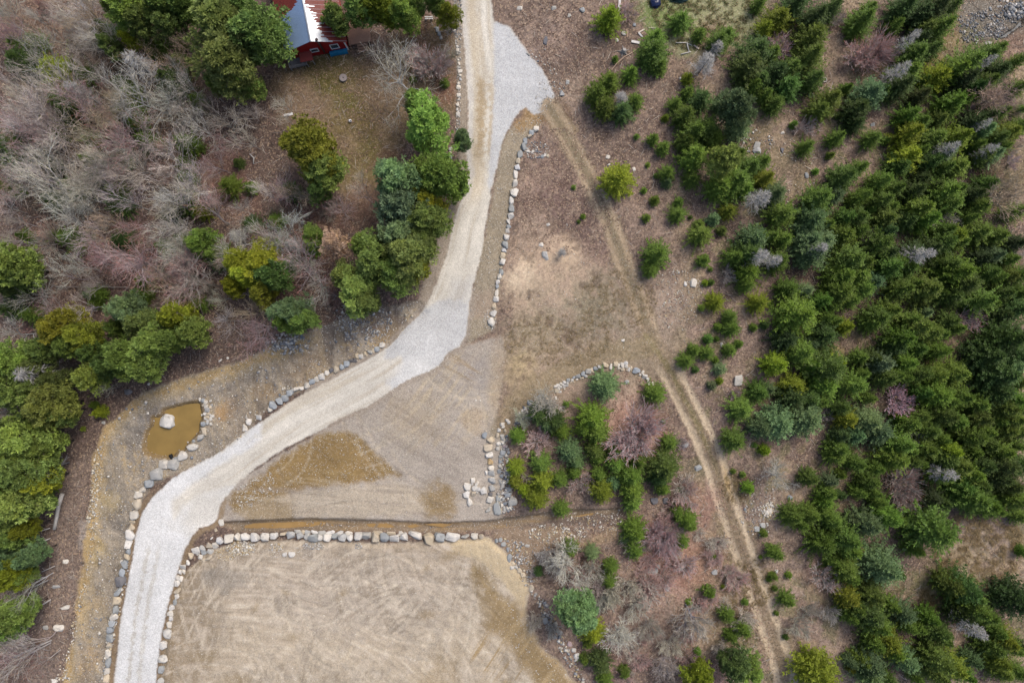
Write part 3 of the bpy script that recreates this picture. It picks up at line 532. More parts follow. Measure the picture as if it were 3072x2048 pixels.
# --- strip of bare ground round the road
sh = pl("1036,0 1062,0 1078,240 1078,400 1060,480 1040,560 1030,600 1006,650 985,700 960,700 975,640 1000,570 1020,500 1046,440 1055,340 1050,200 1046,120")
lay(pm(sh,8,8,4), (160,148,132), .9, (.2,.8,0))
strip = pl("1150,330 1175,290 1215,270 1245,285 1215,310 1192,370 1178,450 1165,530 1158,600 1145,680 1130,760 1075,790 1070,740 1085,660 1100,600 1120,500 1140,400")
lay(pm(strip,6,8,3), (154,142,122), 1, (.15,.9,0))
lay(bm(1225,265,24,.5,.5), (160,132,92), .8); lay(bm(1110,700,34,.5,.6), (168,150,132), .7); lay(bm(1195,290,16,.5,.5), (150,122,84), .8)
lay(pm(pl("1255,240 1290,255 1330,300 1310,340 1280,310 1250,270"),6,8,3), (156,136,106), .85, (.3,.7,0))
ruts = streak(56,.35,6,61,2); lay(bm(1275,262,36,.4,.4)*sstep(.0,.15,ruts), (112,88,62), .7)
# --- upper dirt lot
upper = pl("1065,795 1150,770 1165,830 1150,900 1140,985 1165,1000 1150,1080 1160,1190 1100,1200 900,1200 700,1196 540,1200 500,1195 498,1150 545,1105 640,1045 760,980 860,925 950,865 1010,830")
mu = pm(upper,4,6,2)*sstep(1172,1118,DX+nzA*60+nzB*16+(DY<1000)*0)+pm(upper,4,6,2)*sstep(985,1010,DY)*sstep(1118,1172,DX+nzA*60+nzB*16)
lay(pm(upper,14,10,3)*sstep(1010,985,DY), (166,150,130), .8, (.2,.7,.05))
lay(mu, (168,158,146), 1, (.1,.75,.05)); CLS[pm(upper,1,5,2)>.5] = 3
s1 = streak(-52,.3,4,71,5); s2 = streak(4,.35,7,75,2); s3 = streak(30,.4,5,79,6)
lay(mu*bm(1000,900,110,.5,.6,1,1.1)*sstep(-.05,.25,s1), (194,178,150), .6)
lay(mu*bm(950,960,60,.5,.6), (172,156,132), .5); lay(mu*bm(1140,880,30,.5,.6,.7,2.2), (180,158,118), .6); lay(mu*bm(1100,860,40,.5,.6), (164,156,150), .6)
lay(mu*bm(1090,960,30,.5,.8), (172,150,118), .5); lay(mu*bm(1060,840,50,.5,.7)*sstep(.05,.2,s3), (150,126,90), .7); lay(mu*sstep(.1,.3,s3), (182,172,158), .35); lay(mu*sstep(-.1,-.3,s3), (138,126,116), .35)
tri = pl("778,988 820,996 850,1028 900,1070 915,1090 850,1105 780,1112 700,1122 610,1148 545,1178 522,1150 575,1108 650,1048 720,1005")
mt = pm(tri,9,10,5)*mu
lay(mt, (142,118,78), 1, (.05,.7,.2)); lay(mt*sstep(.05,.25,s2), (160,138,96), .5); lay(mt*sstep(0,-.25,streak(35,.3,5,83)), (118,96,62), .5)
lay(mu*pm(pl("600,1150 700,1128 900,1108 1000,1120 1000,1180 800,1186 600,1190 520,1185"),8,10,4), (182,168,146), .65); lay(mu*sstep(.1,.3,s2)*sstep(1080,1130,DY), (196,184,166), .4); lay(mu*sstep(-.05,-.25,s2)*sstep(1080,1130,DY), (144,132,120), .45)
lay(mu*bm(1010,1150,40,.5,.7), (148,124,84), .8); lay(mu*bm(610,1178,30,.5,.7,2,1), (152,130,92), .6)
# --- lower dirt lot
lower = pl("440,1300 480,1262 530,1248 700,1240 900,1246 1050,1238 1120,1232 1160,1262 1195,1310 1222,1350 1205,1400 1240,1480 1290,1525 1345,1600 365,1600 378,1480 392,1400 415,1330")
ml = pm(lower,4,6,2)
lay(ml, (168,153,132), 1, (.08,.6,.03)); CLS[pm(lower,1,5,2)>.5] = 2
def radial(cx,cy,seed,w,ln):
    r=np.hypot(DX-cx,DY-cy)/D_/PPM; th=np.arctan2(DY-cy,DX-cx)
    return vnoise(r/w+nzW*1.5,th*r.mean()/ln,seed)*.6+vnoise(r/w*2.3,th*r.mean()/ln*2,seed+1)*.4-.5
def rays(cx,cy,seed,w,ln):
    r=np.hypot(DX-cx,DY-cy)/D_/PPM; th=np.arctan2(DY-cy,DX-cx)
    return vnoise(th*14/w+nzW*1.5,r/ln,seed)*.6+vnoise(th*14/w*2.2,r/ln*2,seed+1)*.4-.5
b1=radial(560,1960,131,.32,7); b2=radial(1330,1180,135,.34,6); b3=rays(1110,1180,139,.36,7); b4=radial(980,1620,143,.3,5)
a1 = streak(3,.22,5,91,3); a2 = streak(28,.4,9,95,14); a3 = streak(-58,.4,7,99,8); a4 = streak(62,.45,8,103,10)
lay(ml*bm(860,1480,260,.6,.5,1.4,.6), (192,178,156), .75); lay(ml*bm(820,1360,180,.6,.5,1.3,.5), (176,164,150), .6)
lay(ml*bm(440,1420,60,.6,.6,.7,3), (150,134,112), .85); lay(ml*sstep(26,8,sdf_poly(pl("440,1240 412,1300 400,1340 385,1390 372,1450 362,1600 380,1600 392,1450 410,1360 440,1300 470,1262"))), (140,122,96), .8)
lay(ml*sstep(1240,1300,DY)*sstep(1420,1340,DY)*sstep(.05,.25,a1), (196,184,168), .6); lay(ml*sstep(-.05,-.25,a1)*sstep(1440,1340,DY), (148,135,120), .45)
patch=sstep(-.08,.16,nzC+nzA*.4); patch2=sstep(.1,-.14,nzC+nzA*.3)
for b,wt in ((b1,patch),(b2,patch2),(b3,sstep(760,980,DX)*patch2),(b4,patch2)):
    lay(ml*wt*sstep(.06,.26,b), (209,196,176), .7); lay(ml*wt*sstep(-.06,-.28,b), (150,136,117), .55)
lay(ml*sstep(0.02,.2,nzA), (196,184,168), .35); lay(ml*sstep(-.02,-.2,nzA), (156,146,134), .3)
a2=b1
def tyre(mask, n, box, seed, cols, wd=.30):
    rr=random.Random(seed); out=0
    for k in range(n):
        x0,y0=rr.uniform(box[0],box[2]),rr.uniform(box[1],box[3]); a=rr.uniform(0,TAU0); R=rr.uniform(60,420); cx,cy=x0+R*math.cos(a),y0+R*math.sin(a)
        th=np.arctan2(DY-cy,DX-cx); t0=math.atan2(y0-cy,x0-cx); dth=np.abs((th-t0+math.pi)%TAU0-math.pi)*R; ln=rr.uniform(40,150)
        r=(np.hypot(DX-cx,DY-cy)-R)/D_/PPM; c=cols[k%len(cols)]
        for off in (-.95,.95):
            w=sstep(wd*.75,wd*.3,np.abs(r-off)+nzA*.12)*sstep(ln,ln*.6,dth)
            lay(mask*w*(.5+.9*nzF+.6*nzG), c, .48); out=out-w*.03
    return out
TAU0=2*math.pi
zt1=tyre(ml,26,(440,1260,1180,1560),5,[(214,202,182),(142,127,106),(206,193,170)])
zt2=tyre(mu,18,(620,850,1130,1180),8,[(188,176,158),(132,118,100),(196,182,156)]); 
lay(ml*pm(pl("1040,1240 1130,1232 1215,1340 1205,1400 1150,1330 1090,1280 1030,1262"),8,10,4), (196,178,146), .9)
wet = pl("1085,1290 1130,1330 1160,1375 1185,1385 1215,1440 1262,1500 1330,1580 1250,1600 1200,1530 1165,1470 1120,1440 1130,1400 1095,1340")
mw = pm(wet,18,16,8)*ml
lay(mw, (148,126,90), .95, (.05,.5,.3)); lay(mw*sstep(.04,.24,nzA), (172,152,118), .5); lay(mw*sstep(.05,.25,a3), (178,156,118), .6); lay(ml*pm(pl("1100,1360 1160,1390 1170,1450 1110,1430"),8,10,3), (150,130,98), .6)
lay(ml*pm(pl("1110,1440 1200,1520 1250,1600 1150,1600 1060,1480"),20,14,3)*sstep(.0,.25,a3), (158,132,88), .8)
for x,y,r in [(1036,1272,12),(980,1300,8),(660,1360,7),(790,1360,10),(545,1560,16),(470,1508,18),(1000,1560,40),(680,1460,12),(590,1390,8),(980,1410,10)]:
    lay(ml*bm(x,y,r,.9,1.1,1.5,.8,random.uniform(-60,60)), (150,131,100), .55)
lay(ml*bm(520,1330,50,.5,.7,1,.5), (140,134,126), .5)
# beyond the lot's corner
lay(pm(pl("1130,1225 1180,1200 1300,1210 1330,1240 1240,1260 1225,1300 1235,1340 1190,1300"),8,8,4), (150,130,108), .8, (.4,1,0))
lay(pm(pl("1150,1180 1280,1160 1430,1165 1420,1200 1300,1205 1160,1210"),8,8,4), (110,96,86), .85, (.5,.8,0))
lay(pm(pl("1330,1245 1420,1205 1440,1240 1330,1260"),8,8,4), (162,140,110), .7)
# --- ditch
ditch = pl("500,1200 540,1196 700,1190 900,1194 1000,1200 1120,1194 1290,1172 1440,1166 1440,1178 1290,1190 1130,1216 1000,1222 800,1218 640,1220 540,1222")
md = pm(ditch,4,4,2); lay(md, (134,118,98), .9, (.1,.9,.2)); CLS[pm(ditch,1,3,1)>.5] = 6
lay(md*sstep(.0,.25,streak(1,.3,6,111)), (160,132,90), .5)
# --- gravel road and turnaround
RL = pl("1057,-40 1058,0 1062,60 1068,120 1073,180 1076,240 1075,300 1070,350 1078,400 1070,440 1052,480 1036,540 1026,590 1002,650 985,690 965,722 925,760 898,792 860,818 760,872 680,914 600,968 555,998 500,1042 440,1072 395,1100 352,1140 326,1180 311,1230 305,1280 290,1350 278,1420 269,1500 262,1568 258,1620")
RR = pl("1128,-40 1128,0 1135,50 1150,56 1168,60 1195,95 1217,128 1242,155 1262,190 1273,220 1270,240 1250,258 1227,263 1208,247 1195,255 1180,275 1160,310 1150,340 1140,390 1128,440 1120,490 1113,540 1103,590 1090,640 1078,690 1075,730 1068,770 1055,796 1030,806 1010,836 985,852 950,864 920,880 880,910 840,935 780,960 740,986 690,1010 650,1030 600,1065 555,1100 526,1130 506,1155 498,1190 488,1202 460,1212 440,1232 425,1260 412,1300 400,1340 385,1390 372,1450 362,1520 358,1568 355,1620")
road = np.concatenate([RL, RR[::-1]])
dr = sdf_poly(road)+nzA*3+nzB*3+nzF*3.0; mr = sstep(2.2,-2.2,dr); lay(sstep(16,5,dr+nzA*8)*sstep(640,700,DY)*sstep(1010,960,DY)*(DX>700), (160,148,134), .9, (.1,.8,0))
_,sdc,_ = line_coords(RL,260)
_,sdm,alm = line_coords((RL[1:-1]+0)+0,260)
lat = np.abs(sdm)*1.0/D_/PPM   # metres from the left verge
rs = vnoise(lat/.55+nzC*1.2, alm/D_/PPM/9, 121)*.6+vnoise(lat/.22, alm/D_/PPM/5, 122)*.4-.5
lay(mr, (208,202,190), 1, (.0,.55,.05)); CLS[dr<0] = 1
lay(mr*sstep(.0,.25,rs), (222,216,204), .7); lay(mr*sstep(-.0,-.25,rs), (190,178,158), .55)
yy = DY+nzA*20
up = sstep(500,430,yy)
lay(mr*up*sstep(1.1,.2,np.abs(lat-1.3)+nzB), (196,182,158), .7); lay(mr*sstep(170,190,yy)*sstep(400,330,yy)*sstep(.7,.2,np.abs(lat-1.55)+nzB*1.2), (168,148,116), .8)
lay(mr*sstep(150,200,yy)*sstep(390,330,yy)*sstep(.5,.15,np.abs(lat-2.9)+nzB*1.2), (178,160,130), .6)
lay(mr*up*sstep(.5,.0,np.abs(lat-.3)+nzB), (196,192,188), .6)
GRV = (0,.7,0)
gp = pl("1136,56 1150,50 1168,60 1195,95 1217,128 1242,155 1262,190 1280,220 1272,250 1250,268 1227,270 1208,250 1195,262 1180,285 1160,320 1150,350 1138,400 1124,440 1118,420 1128,340 1134,250 1136,150 1134,90")
lay(mr*pm(gp,4,4,3), (196,197,198), .95, GRV)
mp_ = pl("925,745 965,720 1000,690 1030,690 1078,690 1090,740 1075,780 1055,800 1030,812 1010,845 985,860 950,875 900,900 890,880 930,845 920,820 880,825 890,795")
lay(mr*pm(mp_,6,8,4), (198,198,197), .95, GRV); lay(mr*bm(950,850,30,.5,.5,1.6,1,-30), (216,215,212), .8)
mp2 = pl("1040,640 1090,640 1080,700 1030,700")
lay(mr*pm(mp2,14,8,4), (196,194,190), .5)
lg = pl("600,960 560,1000 500,1040 440,1070 390,1098 345,1140 318,1180 300,1250 280,1400 255,1620 370,1620 390,1400 420,1270 450,1215 500,1205 512,1160 540,1115 470,1130 420,1160 400,1190 395,1150 440,1110 520,1060 600,1010")
lay(mr*pm(lg,8,7,4), (220,220,219), .95, GRV); lay(mr*sstep(1230,1290,yy)*sstep(.35,.1,np.abs(lat-1.7)+nzB*.8), (192,187,176), .75); lay(mr*sstep(1230,1290,yy)*sstep(.35,.1,np.abs(lat-2.9)+nzB*.8), (198,193,182), .65)
lay(mr*sstep(1030,990,yy)*sstep(850,900,yy)*sstep(.25,.0,np.abs(lat-1.2)+nzB), (200,190,170), .5)
lay(mr*bm(470,1170,50,.5,.6,1.4,.8,-30), (206,200,188), .7)
# brown verge along the lower road
lay(sstep(9,2,np.abs(dr-7)+nzB*6)*sstep(1090,1180,DY)*(DX<520), (142,122,96), .85, (.05,.4,0))
# --- wheel tracks
T1 = pl("1262,245 1300,310 1335,375 1370,440 1400,510 1425,580 1452,650 1476,715 1496,775 1515,815")
T2 = pl("1480,770 1515,815 1545,860 1580,930 1612,995 1640,1060 1660,1130 1685,1200 1712,1280 1740,1360 1765,1430 1790,1500 1812,1600")
d1,s1_,a1_ = line_coords(T1); d2,s2_,a2_ = line_coords(T2)
f1 = sstep(28,14,d1+nzA*16+nzB*8); lay(f1, (150,134,110), .95, (.3,.6,0))
lay(sstep(7,2,np.abs(np.abs(s1_)-15)+nzA*8+nzB*5)*f1, (176,156,130), .8); lay(sstep(9,3,d1+nzA*8), (126,114,92), .7)
f2 = sstep(30,20,d2+nzA*12+nzB*8); lay(f2, (134,118,98), .8, (.7,.5,0)); CLS[(d2+nzA*8<29)&(DY>800)] = 4; CLS[(d1+nzA*8<22)&(CLS==0)] = 4
fade=sstep(815,880,DY)
lay(sstep(11,4,np.abs(np.abs(s2_)-19)+nzA*9+nzB*6)*fade, (196,178,152), .9, (.4,.5,0)); lay(sstep(8,3,d2+nzA*10)*sstep(1150,1000,DY), (128,118,84), .7)
lay(sstep(9,3,np.abs(s2_-19*np.sign(s2_[0,0]) if False else s2_+19)+nzA*6)*bm(1655,1140,40,.5,.4,.6,1.4), (182,150,88), .7)
T3 = pl("1490,795 1400,805 1320,838 1240,885 1180,930 1150,985"); d3,_,_ = line_coords(T3)
lay(sstep(34,16,d3+nzA*24), (140,126,96), .55, (.5,.6,0))
# --- pond basin
pond = tl("1080,180 1380,130 1430,200 1470,330 1490,500 1440,600 1420,780 1310,880 1240,960 1160,1050 1120,1160 980,1200 900,1280 760,1300 480,1270 330,1200 270,1080 290,930 330,740 440,600 450,450 560,440 650,400 660,300 800,260",380,1180,6.533)
dp = sdf_poly(pond)+nzB*3; lay(sstep(5,-3,dp+nzA*4), (130,108,72), .9, (.1,.7,.4))
lay(bm(505,950,14,.4,.5,1,1.4), (166,136,98), .8); lay(bm(630,905,10,.4,.5,1.4,.8), (140,120,96), .5)
# --- leaf mats under the pink-budded shrubs
for x,y,r,c,a in [(1455,985,60,(176,128,114),.55),(1570,1290,70,(172,128,112),.55),(1600,1160,50,(164,122,110),.5),(1890,1330,40,(170,130,112),.5),(1500,1250,50,(160,120,112),.5)]:
    lay(bm(x,y,r,.6,.7), c, a)
SOIL *= (1+nzC*.35+nzA*.18)[...,None]
# ------------------------------------------------- relief
Z = nzC*.5 + nzA*.12 + nzB*.05
lm = np.maximum.reduce([sstep(6,-6,dr), ml*.9, mu*.9])
Z = Z*(1-lm*.8) + nzF*.012
Z += lm*(np.abs(rs)*.03)
Z += zt1*ml+zt2*mu
Z += (m_sw*(nzB*.10+nzA*.12))
Z += ml*(a1*.04+a2*.06) + mu*(s1*.05+s2*.05) - mt*.04
Z += ml*.25*sstep(-2,-14,sdf_poly(lower))
Z -= .45*sstep(3,-8,sdf_poly(ditch)) + .75*sstep(3,-16,dp) + .25*sstep(6,-20,sdf_poly(swale))
Z -= sstep(9,3,np.abs(np.abs(s2_)-19))*.08*fade
stream = tl("2289,430 2289,580 2180,640 2050,740 1900,870 1720,900 1800,830 1950,720 2050,680 2150,560",2780,0,7.84)
dst = sdf_poly(stream); Z -= .5*sstep(4,-5,dst); lay(sstep(4,-1,dst), (60,58,54), .9)
Z = Z.astype(np.float32)
def ground_z(x, y):
    i = np.clip(np.searchsorted(XS, x)-1, 0, len(XS)-2); j = np.clip(np.searchsorted(YS, y)-1, 0, len(YS)-2)
    return float(Z[i,j])
MG = mat_ground()
nx, ny = GX.shape
VV = np.stack([GX,GY,Z],-1).reshape(-1,3)
idx = np.arange(nx*ny).reshape(nx,ny)
Q = np.stack([idx[:-1,:-1],idx[1:,:-1],idx[1:,1:],idx[:-1,1:]],-1).reshape(-1,4)
cf = CLS[:-1,:-1].reshape(-1)
NAMES = {0:'ground',1:'gravel_road',2:'lower_dirt_lot',3:'upper_dirt_lot',4:'wheel_track',5:'yard_ground',9:'grass_clearing',6:'ditch_bed',8:'drainage_swale'}
for c, nm in NAMES.items():
    f = Q[cf==c]
    if not len(f): continue
    u, inv = np.unique(f, return_inverse=True)
    me = mesh_np(nm, VV[u], inv.reshape(-1,4), [MG], smooth=True, vcol={'soil':SOIL.reshape(-1,3)[u],'tex':TEX.reshape(-1,3)[u]})
    tag(obj(nm, me), kind='structure')
# ------------------------------------------------- water
def water(name, P, z, mat, amp=1.2):
    pts = []
    n = len(P)
    for i in range(n):
        a, b = P[i], P[(i+1)%n]; k = max(1,int(np.hypot(*(b-a))/3))
        for t in range(k):
            p = a+(b-a)*t/k; pts.append(p+np.array([random.uniform(-amp,amp),random.uniform(-amp,amp)])*(.5 if t else .2))
    bmw = bmesh.new(); vs = []
    for p in pts:
        x, y = W(p[0]/D_, p[1]/D_, z); vs.append(bmw.verts.new((x,y,z)))
    f = bmw.faces.new(vs); bmesh.ops.triangulate(bmw, faces=[f])
    if sum(q.normal.z for q in bmw.faces) < 0: bmesh.ops.reverse_faces(bmw, faces=bmw.faces[:])
    me = bpy.data.meshes.new(name); bmw.to_mesh(me); bmw.free(); me.materials.append(mat)
    return tag(obj(name, me), kind='structure')
MWP = mat_water('muddy_water', (148,122,68), .08); MWD = mat_water('ochre_water', (164,132,82), .12); MWS = mat_water('stream_water', (64,76,84), .05)
pz = float(np.median(Z[dp<-10]))+.42
# grow the sheet a little so it meets the bank
cpond = pond.mean(0); water('pond_water', cpond+(pond-cpond)*1.03, pz, MWP)
def bedz(P): return float(np.percentile(Z[sdf_poly(P)<0],60))
for P in [tl("0,465 200,460 330,450 560,462 640,470 640,485 330,490 200,500 0,500 -78,500 -80,482",768,1366,2.2995), tl("760,470 900,465 960,490 880,505 780,490",768,1366,2.2995),
          tl("980,495 1100,470 1130,485 1080,500",768,1366,2.2995), tl("1160,475 1290,455 1360,470 1290,495",768,1366,2.2995), tl("390,425 560,395 560,415 420,440",1536,1366,2.2995)]:
    water('ditch_water', P, bedz(P)+.015, MWD)
water('stream_water', stream, bedz(stream)+.02, MWS, .6)
# ============================================================= TREES
MF = mat_foliage('needle_foliage', .32); MF2 = mat_foliage('dry_twigs', 0.0)
MF3 = mat_twigs_budded()
MBARK = mat_objcol('bark', .9, .35, 5)
TAU = 2*math.pi
def nrm(a): return a/np.maximum(np.linalg.norm(a,axis=-1,keepdims=True),1e-9)
def blades(P, Dv, Ln, Wd, rng, up=0.5, var=None, yel=None):
    """leaf-shaped quads: base P, direction Dv, length Ln, width Wd, roughly facing up"""
    n = len(P); Dv = nrm(Dv)
    U = np.tile([0,0,1.],(n,1)) + rng.normal(0,up,(n,3))
    S = nrm(np.cross(Dv,U))*Wd[:,None]*.5
    M = P + Dv*Ln[:,None]*.45; T = P + Dv*Ln[:,None]
    V = np.stack([P, M+S, T, M-S],1).reshape(-1,3)
    F = np.arange(n*4).reshape(n,4)
    v = rng.random(n) if var is None else var
    y = rng.random(n)**2 if yel is None else yel
    C = np.repeat(np.stack([v,y,np.zeros(n)],1),4,0)
    return V,F,C
def trunk_mesh(name, h, r0, r1, rng, n=6, bend=.05):
    m = MB(); pts=[]; rad=[]
    for i in range(6):
        t=i/5; pts.append((bend*math.sin(t*3+1)*h*.1, bend*math.cos(t*2)*h*.1-bend*h*.1, t*h-.25*(i==0))); rad.append(r0+(r1-r0)*t)
    m.tube(pts,rad,n); return m.mesh(name,[MBARK],True)
def spruce_mesh(seed, hr, dense, leaf, ragged=.18, low=.06, pw=.7):
    """unit spruce: base radius 1, height hr"""
    rng = np.random.default_rng(seed); Ps=[];Ds=[];Ls=[];Ws=[];Vs=[];Ys=[]
    nw = int(9*hr*dense**.5)
    for w in range(nw):
        t = (w+rng.uniform(-.3,.3))/nw; t=min(max(t,0),.985)
        z = hr*(low+(1-low)*t)
        rad = (1-t)**pw*(1+rng.normal(0,ragged*.5))
        if t<.12: rad *= .8+t*1.6
        nb = max(4,int((6+3*(1-t))*dense**.5+rng.integers(-1,2)))
        a0 = rng.random()*TAU
        lob = .5+.5*rng.random()
        for b in range(nb):
            a = a0+TAU*b/nb+rng.normal(0,.14); Lb = rad*(1+rng.normal(0,ragged))*(.6 if rng.random()<.12 else 1)
            if Lb<.05: Lb=.05
            up = -.10+.55*t+rng.normal(0,.08)
            d = np.array([math.cos(a),math.sin(a),up]); side = np.array([-math.sin(a),math.cos(a),0])
            bv = rng.random()*.5; by = rng.random()
            nt = max(3,int(Lb/leaf*1.5))
            s = (np.arange(nt)+rng.random(nt)*.8)/nt; s = .12+.88*s
            for sg in (-1,1):
                p = d[None]*(Lb*s)[:,None]; p[:,2] += z-.12*Lb*(s**2)*1.2+.22*Lb*s**3
                dd = d[None]*.75+side[None]*sg*(.85+rng.normal(0,.15,nt))[:,None]; dd[:,2]+=rng.normal(-.05,.22,nt)
                Ps.append(p);Ds.append(dd);Ls.append(leaf*(1.25-.55*s)*rng.uniform(.7,1.25,nt)*(.55+.45*min(1,Lb*1.6)));Ws.append(leaf*rng.uniform(.32,.5,nt))
                Vs.append(np.clip(bv+rng.random(nt)*.5,0,1)); Ys.append(np.clip(by*.5+.5*s*rng.random(nt),0,1))
            # upright shoots and branch tip
            k = max(2,nt//2); q = rng.uniform(.35,1.0,k)
            p = d[None]*(Lb*q)[:,None]; p[:,2]+= z-.12*Lb*q**2+.22*Lb*q**3
            dd = d[None]*rng.uniform(.5,1.2,(k,1))+rng.normal(0,.3,(k,3)); dd[:,2]+=.45
            Ps.append(p);Ds.append(dd);Ls.append(leaf*rng.uniform(.6,1.1,k));Ws.append(leaf*rng.uniform(.3,.42,k));Vs.append(np.clip(bv+.25+rng.random(k)*.5,0,1));Ys.append(np.clip(by*.4+.6*q,0,1))
    k=8; Ps.append(np.tile([0,0,hr*.97],(k,1))+rng.normal(0,.01,(k,3))); dd=rng.normal(0,.35,(k,3)); dd[:,2]=1; Ds.append(dd);Ls.append(np.full(k,leaf*1.1));Ws.append(np.full(k,leaf*.3));Vs.append(np.full(k,.8));Ys.append(np.full(k,.8))
    V,F,C = blades(np.concatenate(Ps),np.concatenate(Ds),np.concatenate(Ls),np.concatenate(Ws),rng,.45,np.concatenate(Vs),np.concatenate(Ys))
    return mesh_np('spruce_crown',V,F,[MF],vcol={'var':C})
def pine_mesh(seed, hr, ntuft, open_=.0, leaf=.145, name='pine_crown'):
    """unit pine: irregular crown of radius ~1, height hr, tufted limbs"""
    rng = np.random.default_rng(seed); Ps=[];Ds=[];Ls=[];Ws=[];Vs=[];Ys=[]
    m = MB(); nl = int(30+ntuft*.02)
    ph = rng.random(4)*TAU
    per = ntuft//nl
    for l in range(nl):
        t = (l+rng.random())/nl; a = l*2.39996+rng.normal(0,.35)
        prof = (1-t)**.5*(.55+.45*min(1,t*3.2+.25))
        lobe = 1+.2*math.sin(2*a+ph[0])+.18*math.sin(3*a+ph[1])+.14*math.sin(5*a+ph[2])
        R = max(.12,prof*lobe*rng.uniform(.72,1.12)); z0 = hr*(.30+.62*t); rise = R*rng.uniform(.05,.35)+.12*t
        d = np.array([math.cos(a),math.sin(a),0]); side=np.array([-math.sin(a),math.cos(a),0])
        tip = d*R+[0,0,z0+rise]
        m.tube([[0,0,z0],d*R*.5+[0,0,z0+rise*.35],tip*[.92,.92,1]],[.03*(1.1-t),.018,.006],4,False)
        lv = rng.random()*.55; ly=rng.random()
        s = rng.beta(2.2,1.1,per)*.95+.08; n=per
        spread = R*(.34*np.sin(np.clip(s,0,1)*2.6)+.06)
        c = d[None]*(R*s)[:,None]+side[None]*(rng.normal(0,.55,n)*spread)[:,None]; c[:,2]+=z0+rise*s**1.6+rng.normal(0,.045,n)+.02
        kb = 9
        P = np.repeat(c,kb,0); dd = rng.normal(0,1,(n*kb,3)); dd[:,2]=np.abs(dd[:,2])*.75+.1; dd += np.repeat(d[None]*.5,n*kb,0)
        P = P+nrm(dd)*rng.uniform(0,.03,(n*kb,1))
        tv = np.repeat(np.clip(lv+rng.random(n)*.5,0,1),kb); ty=np.repeat(np.clip(.6*ly+.5*rng.random(n),0,1),kb)
        Ps.append(P);Ds.append(dd);Ls.append(leaf*rng.uniform(.55,1.0,n*kb));Ws.append(leaf*rng.uniform(.22,.36,n*kb));Vs.append(np.clip(tv+rng.normal(0,.08,n*kb),0,1));Ys.append(ty)
    V,F,C = blades(np.concatenate(Ps),np.concatenate(Ds),np.concatenate(Ls),np.concatenate(Ws),rng,.6,np.concatenate(Vs),np.concatenate(Ys))
    m.tube([[0,0,-.05],[.01,.02,hr*.5],[0,0,hr*.95]],[.07,.05,.012],7)
    return mesh_np(name,V,F,[MF],vcol={'var':C}), m.mesh('pine_trunk',[MBARK],True)
def bare_mesh(seed, hr, spread, stems=1, levels=4, fine=.011, thick=.05, lowfork=.3, mat=None, kk=(6,5,5,3), wob=.11):
    """unit leafless tree: crown radius ~1, height hr. Returns trunk (limbs) and crown (twigs)"""
    rng = np.random.default_rng(seed); big = MB(); TP=[];TD=[];TL=[];TW=[]; segs=[]
    def grow(p, d, ln, r, lev):
        n = 3; pts=[p]; rad=[r]; dd=d
        for i in range(n):
            dd = nrm(dd+rng.normal(0,wob,3)+np.array([0,0,.05])); p = p+dd*ln/n; pts.append(p); rad.append(r*(1-.45*(i+1)/n))
        if lev<=1: big.tube(pts,rad,5 if lev else 6,False)
        else: segs.append((pts,rad,lev))
        if lev>=levels: return
        k = kk[min(lev,len(kk)-1)]
        for j in range(k):
            f = rng.uniform(lowfork if lev==0 else .3,1.0) if j else 1.0
            q = np.array(pts); i0=min(int(f*n),n-1); base=q[i0]+(q[i0+1]-q[i0])*(f*n-i0)
            ax = nrm(rng.normal(0,1,3)); nd = nrm(dd*.85+ax*spread*rng.uniform(.6,1.1)+np.array([0,0,.10]))
            grow(base, nd, ln*rng.uniform(.55,.8), max(fine*.8,r*(.55 if j else .65)), lev+1)
    for s in range(stems):
        if stems==1: grow(np.array([0,0,-.06]), nrm(np.array([rng.normal(0,.06),rng.normal(0,.06),1.])), hr*.5, thick, 0)
        else:
            a=TAU*s/stems+rng.normal(0,.4); e=rng.uniform(.25,1.0)
            grow(np.array([math.cos(a)*.05,math.sin(a)*.05,-.04]), nrm(np.array([math.cos(a)*e,math.sin(a)*e,.9])), hr*.42, thick*rng.uniform(.5,1), 1)
    # twigs as slim three-sided rods
    A=[];B=[];ra=[];rb=[];tp=[]
    for pts,rad,lev in segs:
        for i in range(len(pts)-1): tp.append((lev-2+(i+.5)/3)/max(1,levels-1)); A.append(pts[i]);B.append(pts[i+1]);ra.append(max(rad[i],fine*.75));rb.append(max(rad[i+1],fine*.4))
    A=np.array(A);B=np.array(B);ra=np.array(ra);rb=np.array(rb)
    d=nrm(B-A); s=np.cross(d,[0.3,.2,1.]); s=nrm(s); u=np.cross(d,s)
    V=[];
    for (P,r) in ((A,ra),(B,rb)):
        for k in range(3): V.append(P+(s*math.cos(TAU*k/3)+u*math.sin(TAU*k/3))*r[:,None])
    V=np.stack(V,1).reshape(-1,3); n=len(A); b=np.arange(n)[:,None]*6
    F=np.concatenate([b+[[0,1,4,3]],b+[[1,2,5,4]],b+[[2,0,3,5]]])
    rr = np.linalg.norm(B[:,:2],axis=1); C=np.repeat(np.stack([rng.random(n),np.clip(rng.random(n),0,1),np.clip(np.array(tp),0,1)],1),6,0)
    # normalise the spread to radius 1
    R = np.percentile(np.linalg.norm(V[:,:2],axis=1),97); zt=V[:,2].max()
    S=np.array([1/R,1/R,hr/zt])
    for v in big.v: v*=S
    return big.mesh('limbs',[MBARK],True), mesh_np('twigs',V*S,F,[mat or MF2],vcol={'var':C})
